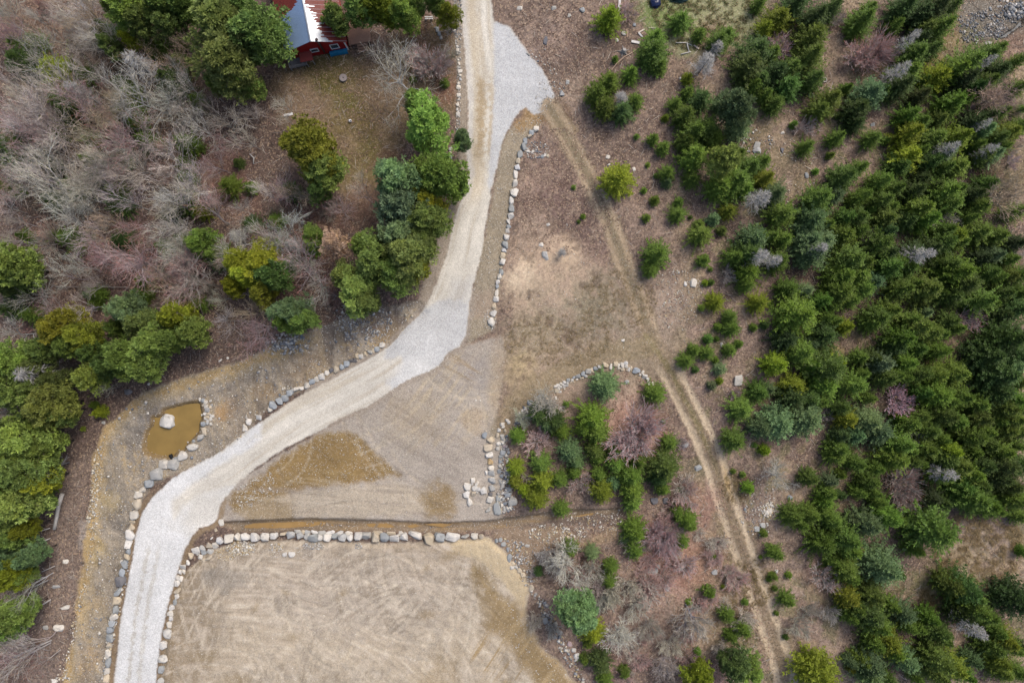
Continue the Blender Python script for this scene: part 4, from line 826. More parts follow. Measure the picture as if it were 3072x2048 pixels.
def snag_mesh(seed, hr):
    rng=np.random.default_rng(seed); Ps=[];Ds=[];Ls=[];Ws=[]
    for w in range(16):
        t=w/16; z=hr*(.2+.78*t)
        for b in range(6):
            a=rng.random()*TAU; Lb=(1-t)**.7*rng.uniform(.5,1.1); d=np.array([math.cos(a),math.sin(a),rng.uniform(-.1,.3)]); side=np.array([-math.sin(a),math.cos(a),0])
            Ps.append([[0,0,z]]);Ds.append(d[None]);Ls.append([Lb]);Ws.append([.035])
            for q in range(12):
                f=rng.uniform(.25,1); p=d*Lb*f+[0,0,z]; dd=d+side*rng.choice([-1,1])*rng.uniform(.5,1.2)+rng.normal(0,.25,3)
                Ps.append(p[None]);Ds.append(dd[None]);Ls.append([rng.uniform(.12,.36)]);Ws.append([.022])
    V,F,C=blades(np.concatenate(Ps),np.concatenate(Ds),np.concatenate(Ls),np.concatenate(Ws),rng,.5)
    return mesh_np('dead_twigs',V,F,[MF2],vcol={'var':C})
# libraries
SPR = {}   # class -> list of (crown, trunk, hr)
def mk_spr(key, hrs, dense, leaf, ragged):
    SPR[key]=[]
    for i,hr in enumerate(hrs):
        SPR[key].append((spruce_mesh(100*len(SPR)+i,hr,dense,leaf,ragged,.06,[.7,.86,.78,.64,.82,.74,.9,.68][i]), trunk_mesh('spruce_trunk',hr*.9,.065,.012,None), hr))
mk_spr('tiny',[1.7,1.9,2.1,1.8],.8,.34,.2)
mk_spr('small',[2.0,2.3,2.2,2.5],1.15,.24,.17)
mk_spr('mid',[2.3,2.7,2.9,2.4,2.6,2.8],1.75,.16,.22)
mk_spr('tall',[2.5,2.9,3.2,2.7,3.1,3.0,3.3,2.6],2.0,.155,.3)
mk_spr('broad',[2.1,2.3,2.4],2.2,.14,.2)
PIN = [pine_mesh(500+i,hr,n)+(hr,) for i,(hr,n) in enumerate([(2.6,1500),(2.9,1500),(3.1,1700),(2.7,1700),(3.3,1300),(2.4,1900)])]
BSPEC=[(3.0,.7,.0052,.034,.35),(2.8,.8,.005,.034,.3),(3.4,.65,.0052,.036,.4),(2.6,.8,.005,.034,.3),(3.1,.75,.005,.032,.45),(2.9,.7,.005,.034,.3)]
BARE = [bare_mesh(700+i,hr,sp,1,4,fi,th,lf)+(hr,) for i,(hr,sp,fi,th,lf) in enumerate(BSPEC)]
BARER = [bare_mesh(720+i,hr,sp,1,4,fi,th,lf,MF3)+(hr,) for i,(hr,sp,fi,th,lf) in enumerate(BSPEC[:4])]
BIG = [bare_mesh(760+i,hr,1.05,1,4,.0042,.034,.25,None,(7,6,5,4),.1)+(hr,) for i,hr in enumerate([2.4,2.6])]
BIGO = [bare_mesh(780+i,hr,.95,1,4,.0085,.05,.2,None,(7,6,5,4),.1)+(hr,) for i,hr in enumerate([1.9,2.1])]
MULTI = [bare_mesh(800+i,hr,.5,13,4,.0085,.024,.3,None,(1,5,4,3),.08)+(hr,) for i,hr in enumerate([1.15,1.3,1.5])]
MULTIRB = [bare_mesh(860,1.05,.42,24,4,.0042,.016,.3,MF3,(1,7,5,4),.06)+(1.05,)]
MULTIR = [bare_mesh(830+i,hr,.42,16,4,.0085,.024,.3,MF3,(1,5,4,3),.06)+(hr,) for i,hr in enumerate([1.1,1.25,1.4])]
SNAG = [(snag_mesh(900+i,hr),trunk_mesh('snag_trunk',hr,.06,.01,None),hr) for i,hr in enumerate([3.4,3.8])]
TAN = [pine_mesh(960,2.4,500,leaf=.14,name='dry_leaf_crown')+(2.4,)]
GREEN = {'d':(72,94,48),'g':(95,120,50),'y':(118,134,42),'b':(100,124,84)}
PGREEN = {'d':(84,102,56),'g':(114,136,72),'y':(132,142,50),'b':(108,134,96)}
GK = {'d':.85,'g':.85,'y':.85,'b':.85}
CNAME = {'d':'dark green','g':'mid-green','y':'yellow-green','b':'blue-green'}
REG = []   # everything that needs a label: (obj, kind words, px, py, size word, class key)
def jit(c, s=.15):
    c=np.array(c,float); return np.clip(c*(1+random.uniform(-s,s)) + np.random.default_rng(random.randrange(1<<30)).normal(0,3,3),5,255)
def base_from(px,py,h,frac):
    x,y = W(px,py,h*frac); z=ground_z(x,y); return x,y,z
def place(kind, cat, parts, px, py, R, h, hr, frac, cols, words_, size, group, rz=None):
    x,y,z = base_from(px,py,h,frac)
    o = empty(kind,(x,y,z-.02),random.random()*TAU if rz is None else rz); o.scale=(R,R,h/hr)
    tag(o,None,cat,group)
    for (nm,me),c in zip(parts,cols): obj(nm,me,o,color=c)
    REG.append(dict(o=o,kind=words_[1],col=words_[0],size=size,px=px,py=py,r=R*PPM)); return o
BROWN=(96,80,70)
def parse(s): return [(float(a),float(b),float(c),*rest) for a,b,c,*rest in (e.split(',') for e in s.split())]
CROWNS=[]
for (ox,oy),sh_ in SHEETS.items():
    sc=768/1763.0
    for x,y,r,c in parse(sh_.get('P','')):
        px,py=ox+x*sc,oy+y*sc; R=r*sc/PPM*1.04; h=4.2+1.75*R
        cr,tr,hr=random.choice(PIN)
        place('pine_tree','pine',[('trunk',tr),('crown',cr)],px,py,R,h,hr,.55,[alb((110,100,92)),alb(jit(PGREEN[c]),.9)],(CNAME[c],'pine'),'','soft-needled pines')
        CROWNS.append((px,py,R))
    for key in ('R','L'):
        for x,y,r,c in (parse(sh_.get(key,'')) if key=='R' else [(*q,'L') for q in parse(sh_.get(key,''))]):
            px,py=ox+x*sc,oy+y*sc; R=r*sc/PPM*1.08
            rx,ry=(px-1536)/PPM,(py-1024)/PPM
            if c=='L':
                cr,tr,hr=TAN[0]; place('beech_tree','tree',[('trunk',tr),('crown',cr)],px,py,R,R*3.6,hr,.6,[alb((130,120,112)),alb((196,172,156),.8)],('tan dry-leaved','small tree'),'','dry-leaved trees'); continue
            open_ = px>1200
            if c=='R' and (open_ or R<1.4): lib=MULTIRB if R>2.1 else MULTIR; h=R*random.uniform(1.05,1.3)
            elif open_ and R<1.9: lib=MULTI; h=R*1.5
            elif c=='W' and R>3.5: lib=BIG; h=3.8+R*1.5
            elif open_ and c!='R': lib=BIGO; h=2.4+R*1.3
            else: lib=BARER if c=='R' else BARE; h=3.4+1.45*R
            tr,cr,hr=random.choice(lib)
            cl={'B':(162,158,155),'R':(184,176,174),'T':(160,150,138),'W':(182,182,180)}[c]
            cc={'B':(182,178,176),'R':(192,182,180) if open_ else (168,150,147),'T':(170,156,140),'W':(182,181,180)}[c]
            nm={'B':'grey leafless','R':'red-budded leafless','T':'tan-twigged leafless','W':'pale white-limbed leafless'}[c]
            kind='red_maple' if c=='R' else ('birch_tree' if c=='W' else 'leafless_tree')
            shrub = lib in (MULTI,MULTIR,MULTIRB)
            if shrub: kind='red_budded_shrub' if c=='R' else 'leafless_shrub'
            place(kind,'shrub' if shrub else 'tree',[('limbs',tr),('twigs',cr)],px,py,R,h,hr,.5 if shrub else .62,[alb(jit(cl,.08),.7),alb(jit(cc,.08),.78)],(nm,'shrub' if shrub else 'tree'),'','leafless shrubs' if shrub else 'leafless trees')
    for x,y,r in parse(sh_.get('N','')):
        px,py=ox+x*sc,oy+y*sc; R=r*sc/PPM*1.1; h=3.5+R*2.2 if px>2200 or px<700 else R*3
        cr,tr,hr=random.choice(SNAG)
        place('dead_spruce','dead tree',[('trunk',tr),('twigs',cr)],px,py,R,h,hr,.55,[alb((140,138,138),.6),alb((158,158,160),.62)],('grey dead','spruce'),'','dead grey spruces')

rb=random.Random(5); nb_=0
while nb_<44:
    px=rb.uniform(0,1000); py=rb.uniform(20,1180)
    if py>930+ (500-px)*.35 and px>330: continue
    if px>640 and 100<py<520: continue
    if px>780 and py<330: continue
    if any(math.hypot(px-a,py-b)<c*PPM*.75 for a,b,c in CROWNS): continue
    nb_+=1; R=rb.uniform(.8,1.5); h=R*rb.uniform(1.0,1.4); red=rb.random()<.35
    tr,cr,hr=rb.choice(MULTIR if red else MULTI)
    place('red_budded_shrub' if red else 'leafless_shrub','shrub',[('limbs',tr),('twigs',cr)],px,py,R,h,hr,.5,[alb((140,130,126),.65),alb((164,148,142) if red else (158,150,144),.68)],('red-budded leafless' if red else 'grey leafless','shrub'),'','leafless shrubs')
nb_=0
def inpoly(P,x,y):
    r=False
    for i in range(len(P)):
        a,b=P[i],P[i-1]
        if (a[1]<=y)!=(b[1]<=y) and x<a[0]+(y-a[1])/(b[1]-a[1])*(b[0]-a[0]): r=not r
    return r
TH=pl("1235,1300 1290,1240 1400,1240 1440,1200 1600,1100 1640,1200 1700,1330 1740,1560 1370,1568 1290,1460")/D_
while nb_<46:
    px=rb.uniform(1600,2280); py=rb.uniform(1440,2048)
    if not inpoly(TH,px,py) or any(math.hypot(px-a,py-b)<c*PPM*.8 for a,b,c in CROWNS): continue
    nb_+=1; R=rb.uniform(.8,1.7); h=R*rb.uniform(.9,1.3); red=rb.random()<.5
    tr,cr,hr=rb.choice(MULTIR if red else MULTI)
    place('red_budded_shrub' if red else 'leafless_shrub','shrub',[('limbs',tr),('twigs',cr)],px,py,R,h,hr,.5,[alb((164,152,148),.7),alb((190,172,166) if red else (190,184,180),.8)],('red-budded leafless' if red else 'grey leafless','shrub'),'','leafless shrubs')
ALL=[]
nb_=0
while nb_<92:
    px=rb.uniform(-30,900); py=rb.uniform(-10,1060)
    if py>860-max(0,px-250)*.05 and px<620 or py>960 or (px>560 and 80<py<560) or (px>330 and py<150) or any(math.hypot(px-a,py-b)<c*PPM*.7 for a,b,c in CROWNS): continue
    nb_+=1; R=rb.uniform(1.9,3.9); h=3.4+1.45*R; q=rb.random(); lib=BARER if q<.25 else BARE
    tr,cr,hr=rb.choice(lib); nm,cl,cc,kd=(('red-budded leafless',(160,150,148),(172,154,150),'red_maple') if q<.25 else (('tan-twigged leafless',(160,150,138),(172,158,142),'leafless_tree') if q<.33 else ('grey leafless',(170,168,168),(184,182,183),'leafless_tree')))
    place(kd,'tree',[('limbs',tr),('twigs',cr)],px,py,R,h,hr,.62,[alb(jit(cl,.08),.72),alb(jit(cc,.08),.84)],(nm,'tree'),'','leafless trees')
nb_=0
while nb_<34:
    px=rb.uniform(0,900); py=rb.uniform(60,1050)
    if py>900-max(0,px-300)*.25 or (px>600 and 60<py<560) or any(math.hypot(px-a,py-b)<c*PPM*.8 for a,b,c in CROWNS): continue
    nb_+=1; ALL.append((px,py,rb.uniform(.7,1.35),rb.choice('ddgd')))
for (ox,oy),sh_ in SHEETS.items():
    for x,y,r,c in parse(sh_.get('S','')): ALL.append((ox+x*sc,oy+y*sc,r*sc/PPM*1.08*random.uniform(.94,1.06),c))
nsp=0; REST=[]
for px,py,R,c in sorted(ALL,key=lambda t:-t[2]):
    far = px>2200 or (px<700)
    if R<.5: k='tiny'; h=R*random.uniform(1.7,2.2)
    elif R<1.0 and not far: k='small'; h=R*random.uniform(2.1,2.5)
    elif R<.85: k='small'; h=R*random.uniform(2.2,2.7)+.2
    elif R>2.05: k='broad'; h=R*random.uniform(2.1,2.4)
    elif far: k=random.choice(['tall','tall','mid']); h=1.6+R*random.uniform(1.3,2.2)
    else: k='mid'; h=R*random.uniform(2.2,2.7)
    cr,tr,hr=random.choice(SPR[k]); col=alb(jit(GREEN[c]),(.78 if c!='d' else .7) if px>2450 else GK[c])  # right-hand conifers: the dimmer light there is put into a darker colour
    young = R<.86; fir = (not young) and c in 'yb'  # yellow and blue tones are named apart by tone alone, on spruce crowns
    kind='spruce_sapling' if young else ('conifer_tree' if fir else 'spruce_tree')
    word='sapling' if young else ('fir' if fir else 'spruce')
    if kind=='spruce_tree':
        nsp+=1
        if nsp>300: REST.append((px,py,R,h,hr,cr,col)); continue
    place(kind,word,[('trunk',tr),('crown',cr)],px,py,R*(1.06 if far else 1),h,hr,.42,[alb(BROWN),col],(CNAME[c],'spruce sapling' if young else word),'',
          {'sapling':'young spruce saplings','fir':'conifers among the spruces','spruce':'spruces of the wood and clearing'}[word])
print('spruces',nsp,'rest',len(REST),'all',len(ALL))
assert not REST or True
if REST:
    Vs=[];Cs=[];FC=[];n0=0;Fs=[]
    for px,py,R,h,hr,cr,col in REST:
        x,y,z=base_from(px,py,h,.42); me=cr; n=len(me.vertices); v=np.empty(n*3,np.float32); me.vertices.foreach_get('co',v); v=v.reshape(-1,3)
        a=random.random()*TAU; v=np.stack([(v[:,0]*math.cos(a)-v[:,1]*math.sin(a))*R+x,(v[:,0]*math.sin(a)+v[:,1]*math.cos(a))*R+y,v[:,2]*h/hr+z],1)
        cc=np.empty(n*4,np.float32); me.color_attributes['var'].data.foreach_get('color',cc); Vs.append(v);Cs.append(cc.reshape(-1,4)[:,:3]); Fs.append(np.arange(n).reshape(-1,4)+n0); n0+=n
    o=obj('spruce_thicket',mesh_np('spruce_thicket',np.concatenate(Vs),np.concatenate(Fs),[MF],vcol={'var':np.concatenate(Cs)}),color=alb(GREEN['g'],.85)); tag(o,kind='stuff')
# ============================================================= BOULDERS
MROCK = mat_objcol('weathered_stone', .85, .22, 2.6, dark=alb((120,118,120)))
def rock_mesh(seed,n=None,pw=None):
    rng=np.random.default_rng(seed); b=bmesh.new()
    n=n or rng.integers(13,24)
    p=nrm(rng.normal(0,1,(n,3)))*rng.uniform(.8,1.05,(n,1))
    pw=pw or rng.uniform(.55,.85); p=np.sign(p)*np.abs(p)**pw
    for q in p: b.verts.new(q)
    r=bmesh.ops.convex_hull(b,input=b.verts[:]); 
    dead=[e for e in r['geom_interior']+r['geom_unused'] if isinstance(e,bmesh.types.BMVert)]
    if dead: bmesh.ops.delete(b,geom=list(set(dead)),context='VERTS')
    bmesh.ops.bevel(b,geom=b.edges[:],offset=.09,segments=1,affect='EDGES',profile=.6,clamp_overlap=True)
    bmesh.ops.triangulate(b,faces=b.faces[:]); bmesh.ops.subdivide_edges(b,edges=b.edges[:],cuts=2,use_grid_fill=True)
    bmesh.ops.remove_doubles(b,verts=b.verts[:],dist=.004)
    co=np.array([v.co for v in b.verts]); 
    k=1+.10*(fbm(co[:,0]*2+seed,co[:,1]*2+co[:,2]*1.7,50,3)-.5)*2+.05*(vnoise(co[:,0]*6+3,co[:,1]*6+co[:,2]*5,seed%90)-.5)
    co*=k[:,None]
    lo,hi=co.min(0),co.max(0); co=(co-(lo+hi)/2)/((hi-lo)/2)
    for v,c in zip(b.verts,co): v.co=c
    me=bpy.data.meshes.new('boulder'); b.to_mesh(me); b.free(); me.materials.append(MROCK)
    me.polygons.foreach_set('use_smooth',np.ones(len(me.polygons),bool)); me.update(); 
    me.set_sharp_from_angle(angle=math.radians(28)); return me
RM=[rock_mesh(40+i) for i in range(20)]; RMR=[rock_mesh(90+i,60,.9) for i in range(4)]
RC={'w':((216,210,200),'pale'),'t':((200,186,164),'tan'),'g':((182,180,175),'grey'),'b':((162,166,168),'blue-grey'),'d':((116,114,116),'dark'),'W':((208,205,199),'white'),'s':((212,210,208),'speckled'),'y':((212,182,136),'ochre'),'p':((180,160,160),'pinkish')}
ROCKREG={}; 
for gi,(key,name,e0,e1,ox,oy,sc,data,tall) in enumerate(ROCKS):
    for i,(x,y,w,h,c) in enumerate(parse_ for parse_ in [tuple([float(q) for q in e.split(',')[:4]]+[e.split(',')[4]]) for e in data.split()]):
        if key in('wall','course') and x>2400: x+=15
        px,py=ox+x/sc,oy+y/sc; wm,hm=w/sc/PPM,h/sc/PPM
        zt=tall*min(wm,hm)
        X,Y=W(px,py,zt*.5); z=ground_z(X,Y)
        if px>400 and px<650 and 1180<py<1420: z=max(z,pz-.12)
        lift=zt*.14 if wm<2 else zt*.1
        o=obj('boulder',(RMR[i%4] if c=='W' else RM[(i*7+gi*3)%len(RM)]),None,(X,Y,z+lift),(random.uniform(-.12,.12),random.uniform(-.12,.12),random.uniform(-.25,.25)+random.choice([0,math.pi])),(wm*.53,hm*.53,zt*.62),alb(np.array(RC[c][0])*random.uniform(.94,1.04)+random.uniform(-3,3)*np.array([1,.3,-1])))
        size='large ' if wm*hm>1.6 else ('small ' if wm*hm<.22 else '')
        grp='stray stones' if key=='stray' else 'stones of '+name
        tag(o,None,'boulder' if wm*hm>.22 else 'stone',grp)
        if wm*hm<=.22: o.name='stone'
        d=dict(o=o,px=px,py=py,col=RC[c][1],size=size,area=wm*hm,noun='boulder' if wm*hm>.22 else 'stone')
        ROCKREG.setdefault(key,[]).append(d); d['row']=(name,e0,e1)
# ============================================================= SCATTER (uncountable)
def scatter_pts(P, n, seed, clump=0):
    rng=np.random.default_rng(seed); lo,hi=P.min(0),P.max(0); out=[]
    q=rng.uniform(lo,hi,(n*3,2))
    d=sdf_poly(P,q[:,0],q[:,1]); q=q[d<0]
    if clump:
        m=fbm(q[:,0]/clump,q[:,1]/clump,seed%40,3); q=q[m>np.percentile(m,45)]
    return q[:n]
def keep(q, ok):
    x=(q[:,0]/D_-1536)/PPM; y=(1024-q[:,1]/D_)/PPM; i=np.clip(np.searchsorted(XS,x)-1,0,nx-2); j=np.clip(np.searchsorted(YS,y)-1,0,ny-2)
    return q[np.isin(CLS[i,j],ok)]
def to_world(q):
    x=(q[:,0]/D_-1536)/PPM; y=(1024-q[:,1]/D_)/PPM; i=np.clip(np.searchsorted(XS,x)-1,0,nx-2); j=np.clip(np.searchsorted(YS,y)-1,0,ny-2)
    return np.stack([x,y,Z[i,j]],1)
MS_,nts,bs_,_=newmat('loose_stone'); vcn=N(nts,'ShaderNodeVertexColor',layer_name='tone'); L(nts,vcn.outputs[0],bs_.inputs['Base Color'])
OCT=np.array([[1,0,0],[0,1,0],[-1,0,0],[0,-1,0],[0,0,1],[0,0,-.5]]); OF=np.array([[0,1,4],[1,2,4],[2,3,4],[3,0,4],[1,0,5],[2,1,5],[3,2,5],[0,3,5]])
def pebbles(name, specs, seed):
    rng=np.random.default_rng(seed); Vs=[];Cs=[]
    for (P,n,s0,s1,cols,cl) in specs:
        w=to_world(scatter_pts(P,n,seed+len(Vs),cl)); k=len(w)
        if not k: continue
        s=s0*(s1/s0)**(rng.random(k)**2.2); ang=rng.random(k)*TAU
        v=OCT[None]*np.stack([s*rng.uniform(.8,1.4,k),s*rng.uniform(.6,1.1,k),s*rng.uniform(.5,.9,k)],1)[:,None]*rng.uniform(.75,1.2,(k,6,1))
        c,q=np.cos(ang)[:,None],np.sin(ang)[:,None]
        v=np.stack([v[...,0]*c-v[...,1]*q,v[...,0]*q+v[...,1]*c,v[...,2]],-1)+(w+np.stack([0*s,0*s,s*.15],1))[:,None]
        cc=alb(np.array(cols)[rng.integers(0,len(cols),k)])*rng.uniform(.8,1.15,(k,1))
        Vs.append(v.reshape(-1,3)); Cs.append(np.repeat(cc,6,0))
    V=np.concatenate(Vs); n=len(V)//6; F=(np.arange(n)[:,None,None]*6+OF[None]).reshape(-1,3)
    tag(obj(name,mesh_np(name,V,F,[MS_],vcol={'tone':np.concatenate(Cs)})),kind='stuff')
WHT=[(214,208,198),(200,190,172),(226,222,214),(182,176,170)]; GRY=[(150,152,156),(176,172,166),(198,194,188),(132,138,146)]; DKG=[(104,106,110),(128,130,132),(150,148,146),(116,112,106)]; TNW=[(206,190,160),(220,212,196),(188,166,128)]
def disc(x,y,r,ry=None,n=14):
    ry=ry or r; return np.array([[x+r*math.cos(TAU*i/n),y+ry*math.sin(TAU*i/n)] for i in range(n)])
pebbles('loose_stones',[
 (swale,9000,.03,.13,WHT+TNW+GRY,14),(swale,1300,.08,.24,WHT+GRY,10),(disc(830,740,70,50),900,.04,.2,GRY+WHT,8),(disc(660,790,50,26),350,.06,.26,WHT+GRY,6),(pl("610,800 690,765 700,780 620,815"),120,.1,.3,WHT+GRY,0),
 (pl("215,1050 240,1000 230,1100 215,1200 200,1200"),260,.06,.24,TNW+WHT,0),(pl("130,1560 200,1300 215,1180 225,1190 205,1320 150,1560"),500,.06,.22,TNW+WHT,0),(pl("245,1560 262,1470 290,1330 310,1220 298,1210 272,1330 240,1470 232,1560"),420,.06,.26,TNW+WHT+GRY,0),
 (tri,1500,.03,.1,WHT+TNW,16),(pl("525,1130 620,1080 640,1130 560,1175"),500,.04,.14,WHT,10),(upper,2600,.02,.07,WHT,30),(lower,2600,.02,.07,WHT,30),(wet,500,.04,.13,WHT+TNW,10),
 (disc(555,1258,34,16),520,.05,.2,TNW+WHT,0),(disc(520,1270,24,16),260,.04,.14,TNW,0),(disc(635,1254,16,8),70,.06,.2,WHT+TNW,0),(disc(720,1252,26,9),260,.04,.14,WHT+GRY,0),(disc(825,1252,9,7),60,.05,.13,WHT+GRY,0),(disc(660,1268,60,14),160,.03,.1,WHT,0),
 (strip,1700,.03,.09,WHT,14),(disc(1232,345,30,22),240,.05,.16,WHT+GRY,0),(disc(1125,735,16,24),130,.05,.16,WHT,0),(pl("1280,200 1240,300 1215,290 1240,180"),200,.04,.12,WHT,0),(pl("1200,120 1260,160 1280,230 1300,210 1250,110"),160,.04,.16,WHT+GRY,0),
 (disc(1560,660,60,40),360,.04,.14,WHT+TNW,8),(disc(1560,720,50,40),200,.04,.13,WHT+TNW,8),(disc(1300,640,170,130),700,.03,.09,WHT+TNW,20),(disc(1330,780,170,60),500,.03,.08,TNW,20),
 (disc(1770,1170,22,18),260,.06,.2,WHT+TNW,0),(disc(1740,1190,40,40),200,.04,.18,WHT+GRY,8),(disc(1740,330,40,36),120,.05,.25,WHT+GRY,8),(disc(1850,480,90,70),500,.04,.16,TNW,14),(disc(1840,350,50,40),200,.04,.14,TNW,8),
 (pl("2190,40 2352,0 2352,60 2280,95 2210,100"),1500,.04,.2,DKG+GRY,10),(disc(2330,25,26,22),150,.1,.34,DKG+GRY,0),(disc(2285,70,30,16),220,.05,.18,DKG+WHT,0),
 (pl("1150,1000 1165,1000 1172,1080 1185,1170 1150,1180 1140,1150 1152,1090"),320,.1,.34,GRY+WHT,0),(pl("1185,950 1250,905 1262,925 1180,990"),260,.1,.32,GRY+WHT,0),(pl("1155,1235 1200,1240 1235,1330 1205,1350 1180,1290"),330,.06,.24,GRY+WHT+TNW,0),
 (pl("1215,1350 1240,1400 1290,1500 1330,1568 1345,1568 1300,1470 1255,1380"),420,.08,.36,GRY+WHT+TNW,0),(disc(1280,1225,70,24),420,.05,.2,TNW+WHT,8),(disc(1250,1280,30,40),160,.04,.16,GRY+WHT,0),(pl("1300,1180 1440,1165 1440,1215 1310,1225"),300,.04,.16,TNW+WHT,8),
 (pl("1042,0 1062,0 1056,300 1044,350 1050,200"),700,.04,.17,WHT+GRY,0),(disc(1270,770,120,40),260,.03,.08,TNW,14),(ditch,420,.03,.12,WHT+GRY,8),(disc(1745,1140,40,50),160,.04,.16,WHT,0),(disc(1480,1300,90,60),240,.03,.1,TNW,12)],300)
# fallen leaves lying about
def leaves(name, specs, seed, size=(.05,.12)):
    rng=np.random.default_rng(seed); Vs=[];Cs=[]
    for (P,n,cols,cl) in specs:
        w=to_world(keep(scatter_pts(P,n,seed+len(Vs),cl),(0,4,5))); k=len(w); s=rng.uniform(*size,k); a=rng.random(k)*TAU
        d=np.stack([np.cos(a),np.sin(a),rng.normal(0,.25,k)],1); e=np.stack([-np.sin(a),np.cos(a),rng.normal(0,.35,k)],1)*rng.uniform(.3,.6,(k,1))
        w=w+[0,0,.03]; v=np.stack([w-d*s[:,None],w+e*s[:,None],w+d*s[:,None],w-e*s[:,None]],1)
        v[...,2]+=.02; Vs.append(v.reshape(-1,3)); Cs.append(np.repeat(alb(np.array(cols)[rng.integers(0,len(cols),k)])*rng.uniform(.75,1.2,(k,1)),4,0))
    V=np.concatenate(Vs); F=np.arange(len(V)).reshape(-1,4)
    tag(obj(name,mesh_np(name,V,F,[MS_],vcol={'tone':np.concatenate(Cs)})),kind='stuff')
LB=[(182,158,136),(156,132,116),(198,176,152),(138,112,98),(122,98,88),(108,88,80)]; LR=[(164,132,116),(148,116,102),(184,152,132),(124,98,88)]; LD=[(96,80,72),(112,92,82),(132,110,98),(154,132,116)]
leaves('fallen_leaves',[(pl("1180,0 2352,0 2352,1568 1830,1568 1700,1180 1560,840 1480,720 1350,420 1280,220"),26000,LB,16),(pl("0,0 1040,0 1040,480 940,690 540,830 200,960 0,960"),20000,LR+LD,14),
 (yard,2600,[(150,130,108),(134,112,92),(162,142,118)],12),(disc(1440,980,110,130),2400,LB+LR,12),(pl("1240,1250 1660,1100 1800,1568 1350,1568"),6000,LB+LR,12),(disc(1300,440,120,150),3000,LB,10),(disc(1260,120,100,120),2600,LD+LB,10),(pl("150,1100 215,1050 190,1300 130,1560 90,1560"),380,LR+LB,10)],500)
def twigs_down(specs, seed):
    rng=np.random.default_rng(seed); Ps=[];Ds=[];Ls=[];Ws=[];Cs=[]
    for (P,n,cols) in specs:
        w=to_world(keep(scatter_pts(P,n,seed+len(Ps),8),(0,5))); k=len(w); a=rng.random(k)*TAU
        Ps.append(w+[0,0,.06]);Ds.append(np.stack([np.cos(a),np.sin(a),rng.uniform(-.02,.12,k)],1));Ls.append(rng.uniform(.3,1.6,k));Ws.append(rng.uniform(.025,.06,k));Cs.append(np.repeat(alb(np.array(cols)[rng.integers(0,len(cols),k)])*rng.uniform(.8,1.2,(k,1)),4,0))
    V,F,_=blades(np.concatenate(Ps),np.concatenate(Ds),np.concatenate(Ls),np.concatenate(Ws),rng,.2)
    tag(obj('fallen_twigs',mesh_np('fallen_twigs',V,F,[MS_],vcol={'tone':np.concatenate(Cs)})),kind='stuff')
TWC=[(176,168,160),(150,138,128),(196,186,172),(120,106,98)]
twigs_down([(pl("0,0 1040,0 1040,480 940,690 540,830 200,960 0,960"),3000,TWC),(pl("1180,0 2352,0 2352,1568 1830,1568 1700,1180 1560,840 1480,720 1350,420 1280,220"),2600,TWC),(pl("1240,1250 1660,1100 1800,1568 1350,1568"),900,TWC),(pl("150,1100 215,1050 190,1300 130,1560 60,1560"),260,TWC)],640)
# dry grass tufts
def grass(name, specs, seed):
    rng=np.random.default_rng(seed); Ps=[];Ds=[];Ls=[];Ws=[];Cs=[]
    for (P,n,cols,hgt,cl) in specs:
        w=to_world(keep(scatter_pts(P,n,seed+len(Ps),cl),(0,4,5,9))); k=len(w); b=6
        P_=np.repeat(w,b,0)+np.concatenate([rng.normal(0,.05,(k*b,2)),np.zeros((k*b,1))],1); d=rng.normal(0,.6,(k*b,3)); d[:,2]=rng.uniform(.35,1,k*b)
        Ps.append(P_);Ds.append(d);Ls.append(hgt*rng.uniform(.5,1.2,k*b));Ws.append(rng.uniform(.015,.035,k*b)); Cs.append(np.repeat(alb(np.array(cols)[rng.integers(0,len(cols),k)])*rng.uniform(.8,1.2,(k,1)),b*4,0))
    V,F,_=blades(np.concatenate(Ps),np.concatenate(Ds),np.concatenate(Ls),np.concatenate(Ws),rng,.8)
    tag(obj(name,mesh_np(name,V,F,[MS_],vcol={'tone':np.concatenate(Cs)})),kind='stuff')
STRAW=[(186,164,122),(168,146,108),(198,178,140)]; GRN=[(98,112,60),(116,124,64),(80,96,44)]; OLV=[(142,126,82),(126,114,74),(154,132,92)]
grass('dry_grass',[(pl("1478,0 1760,0 1740,60 1690,110 1560,120 1520,80"),4200,STRAW+GRN,.2,10),(yard,2600,OLV+STRAW,.16,10),(disc(2250,1260,110,90),3000,STRAW,.4,12),(disc(2170,1370,60,40),1200,STRAW+OLV,.35,10),(disc(1880,800,40,20),700,STRAW+GRN,.35,0),
 (disc(2110,150,60,40),1200,STRAW,.35,8),(disc(1692,1120,34,40),420,OLV,.25,0),(disc(1680,1440,50,60),500,OLV+GRN,.25,8),(disc(1720,1340,60,60),700,OLV,.3,8),(pl("1500,780 1560,850 1640,1010 1700,1190 1800,1568 1760,1568 1660,1190 1600,1010 1520,850"),2200,STRAW+OLV,.18,8),
 (disc(1280,780,130,60),1800,STRAW+OLV,.16,12),(disc(1420,690,90,70),1500,OLV+STRAW,.16,12),(disc(2030,620,230,300),2200,OLV+STRAW,.3,12)],700)
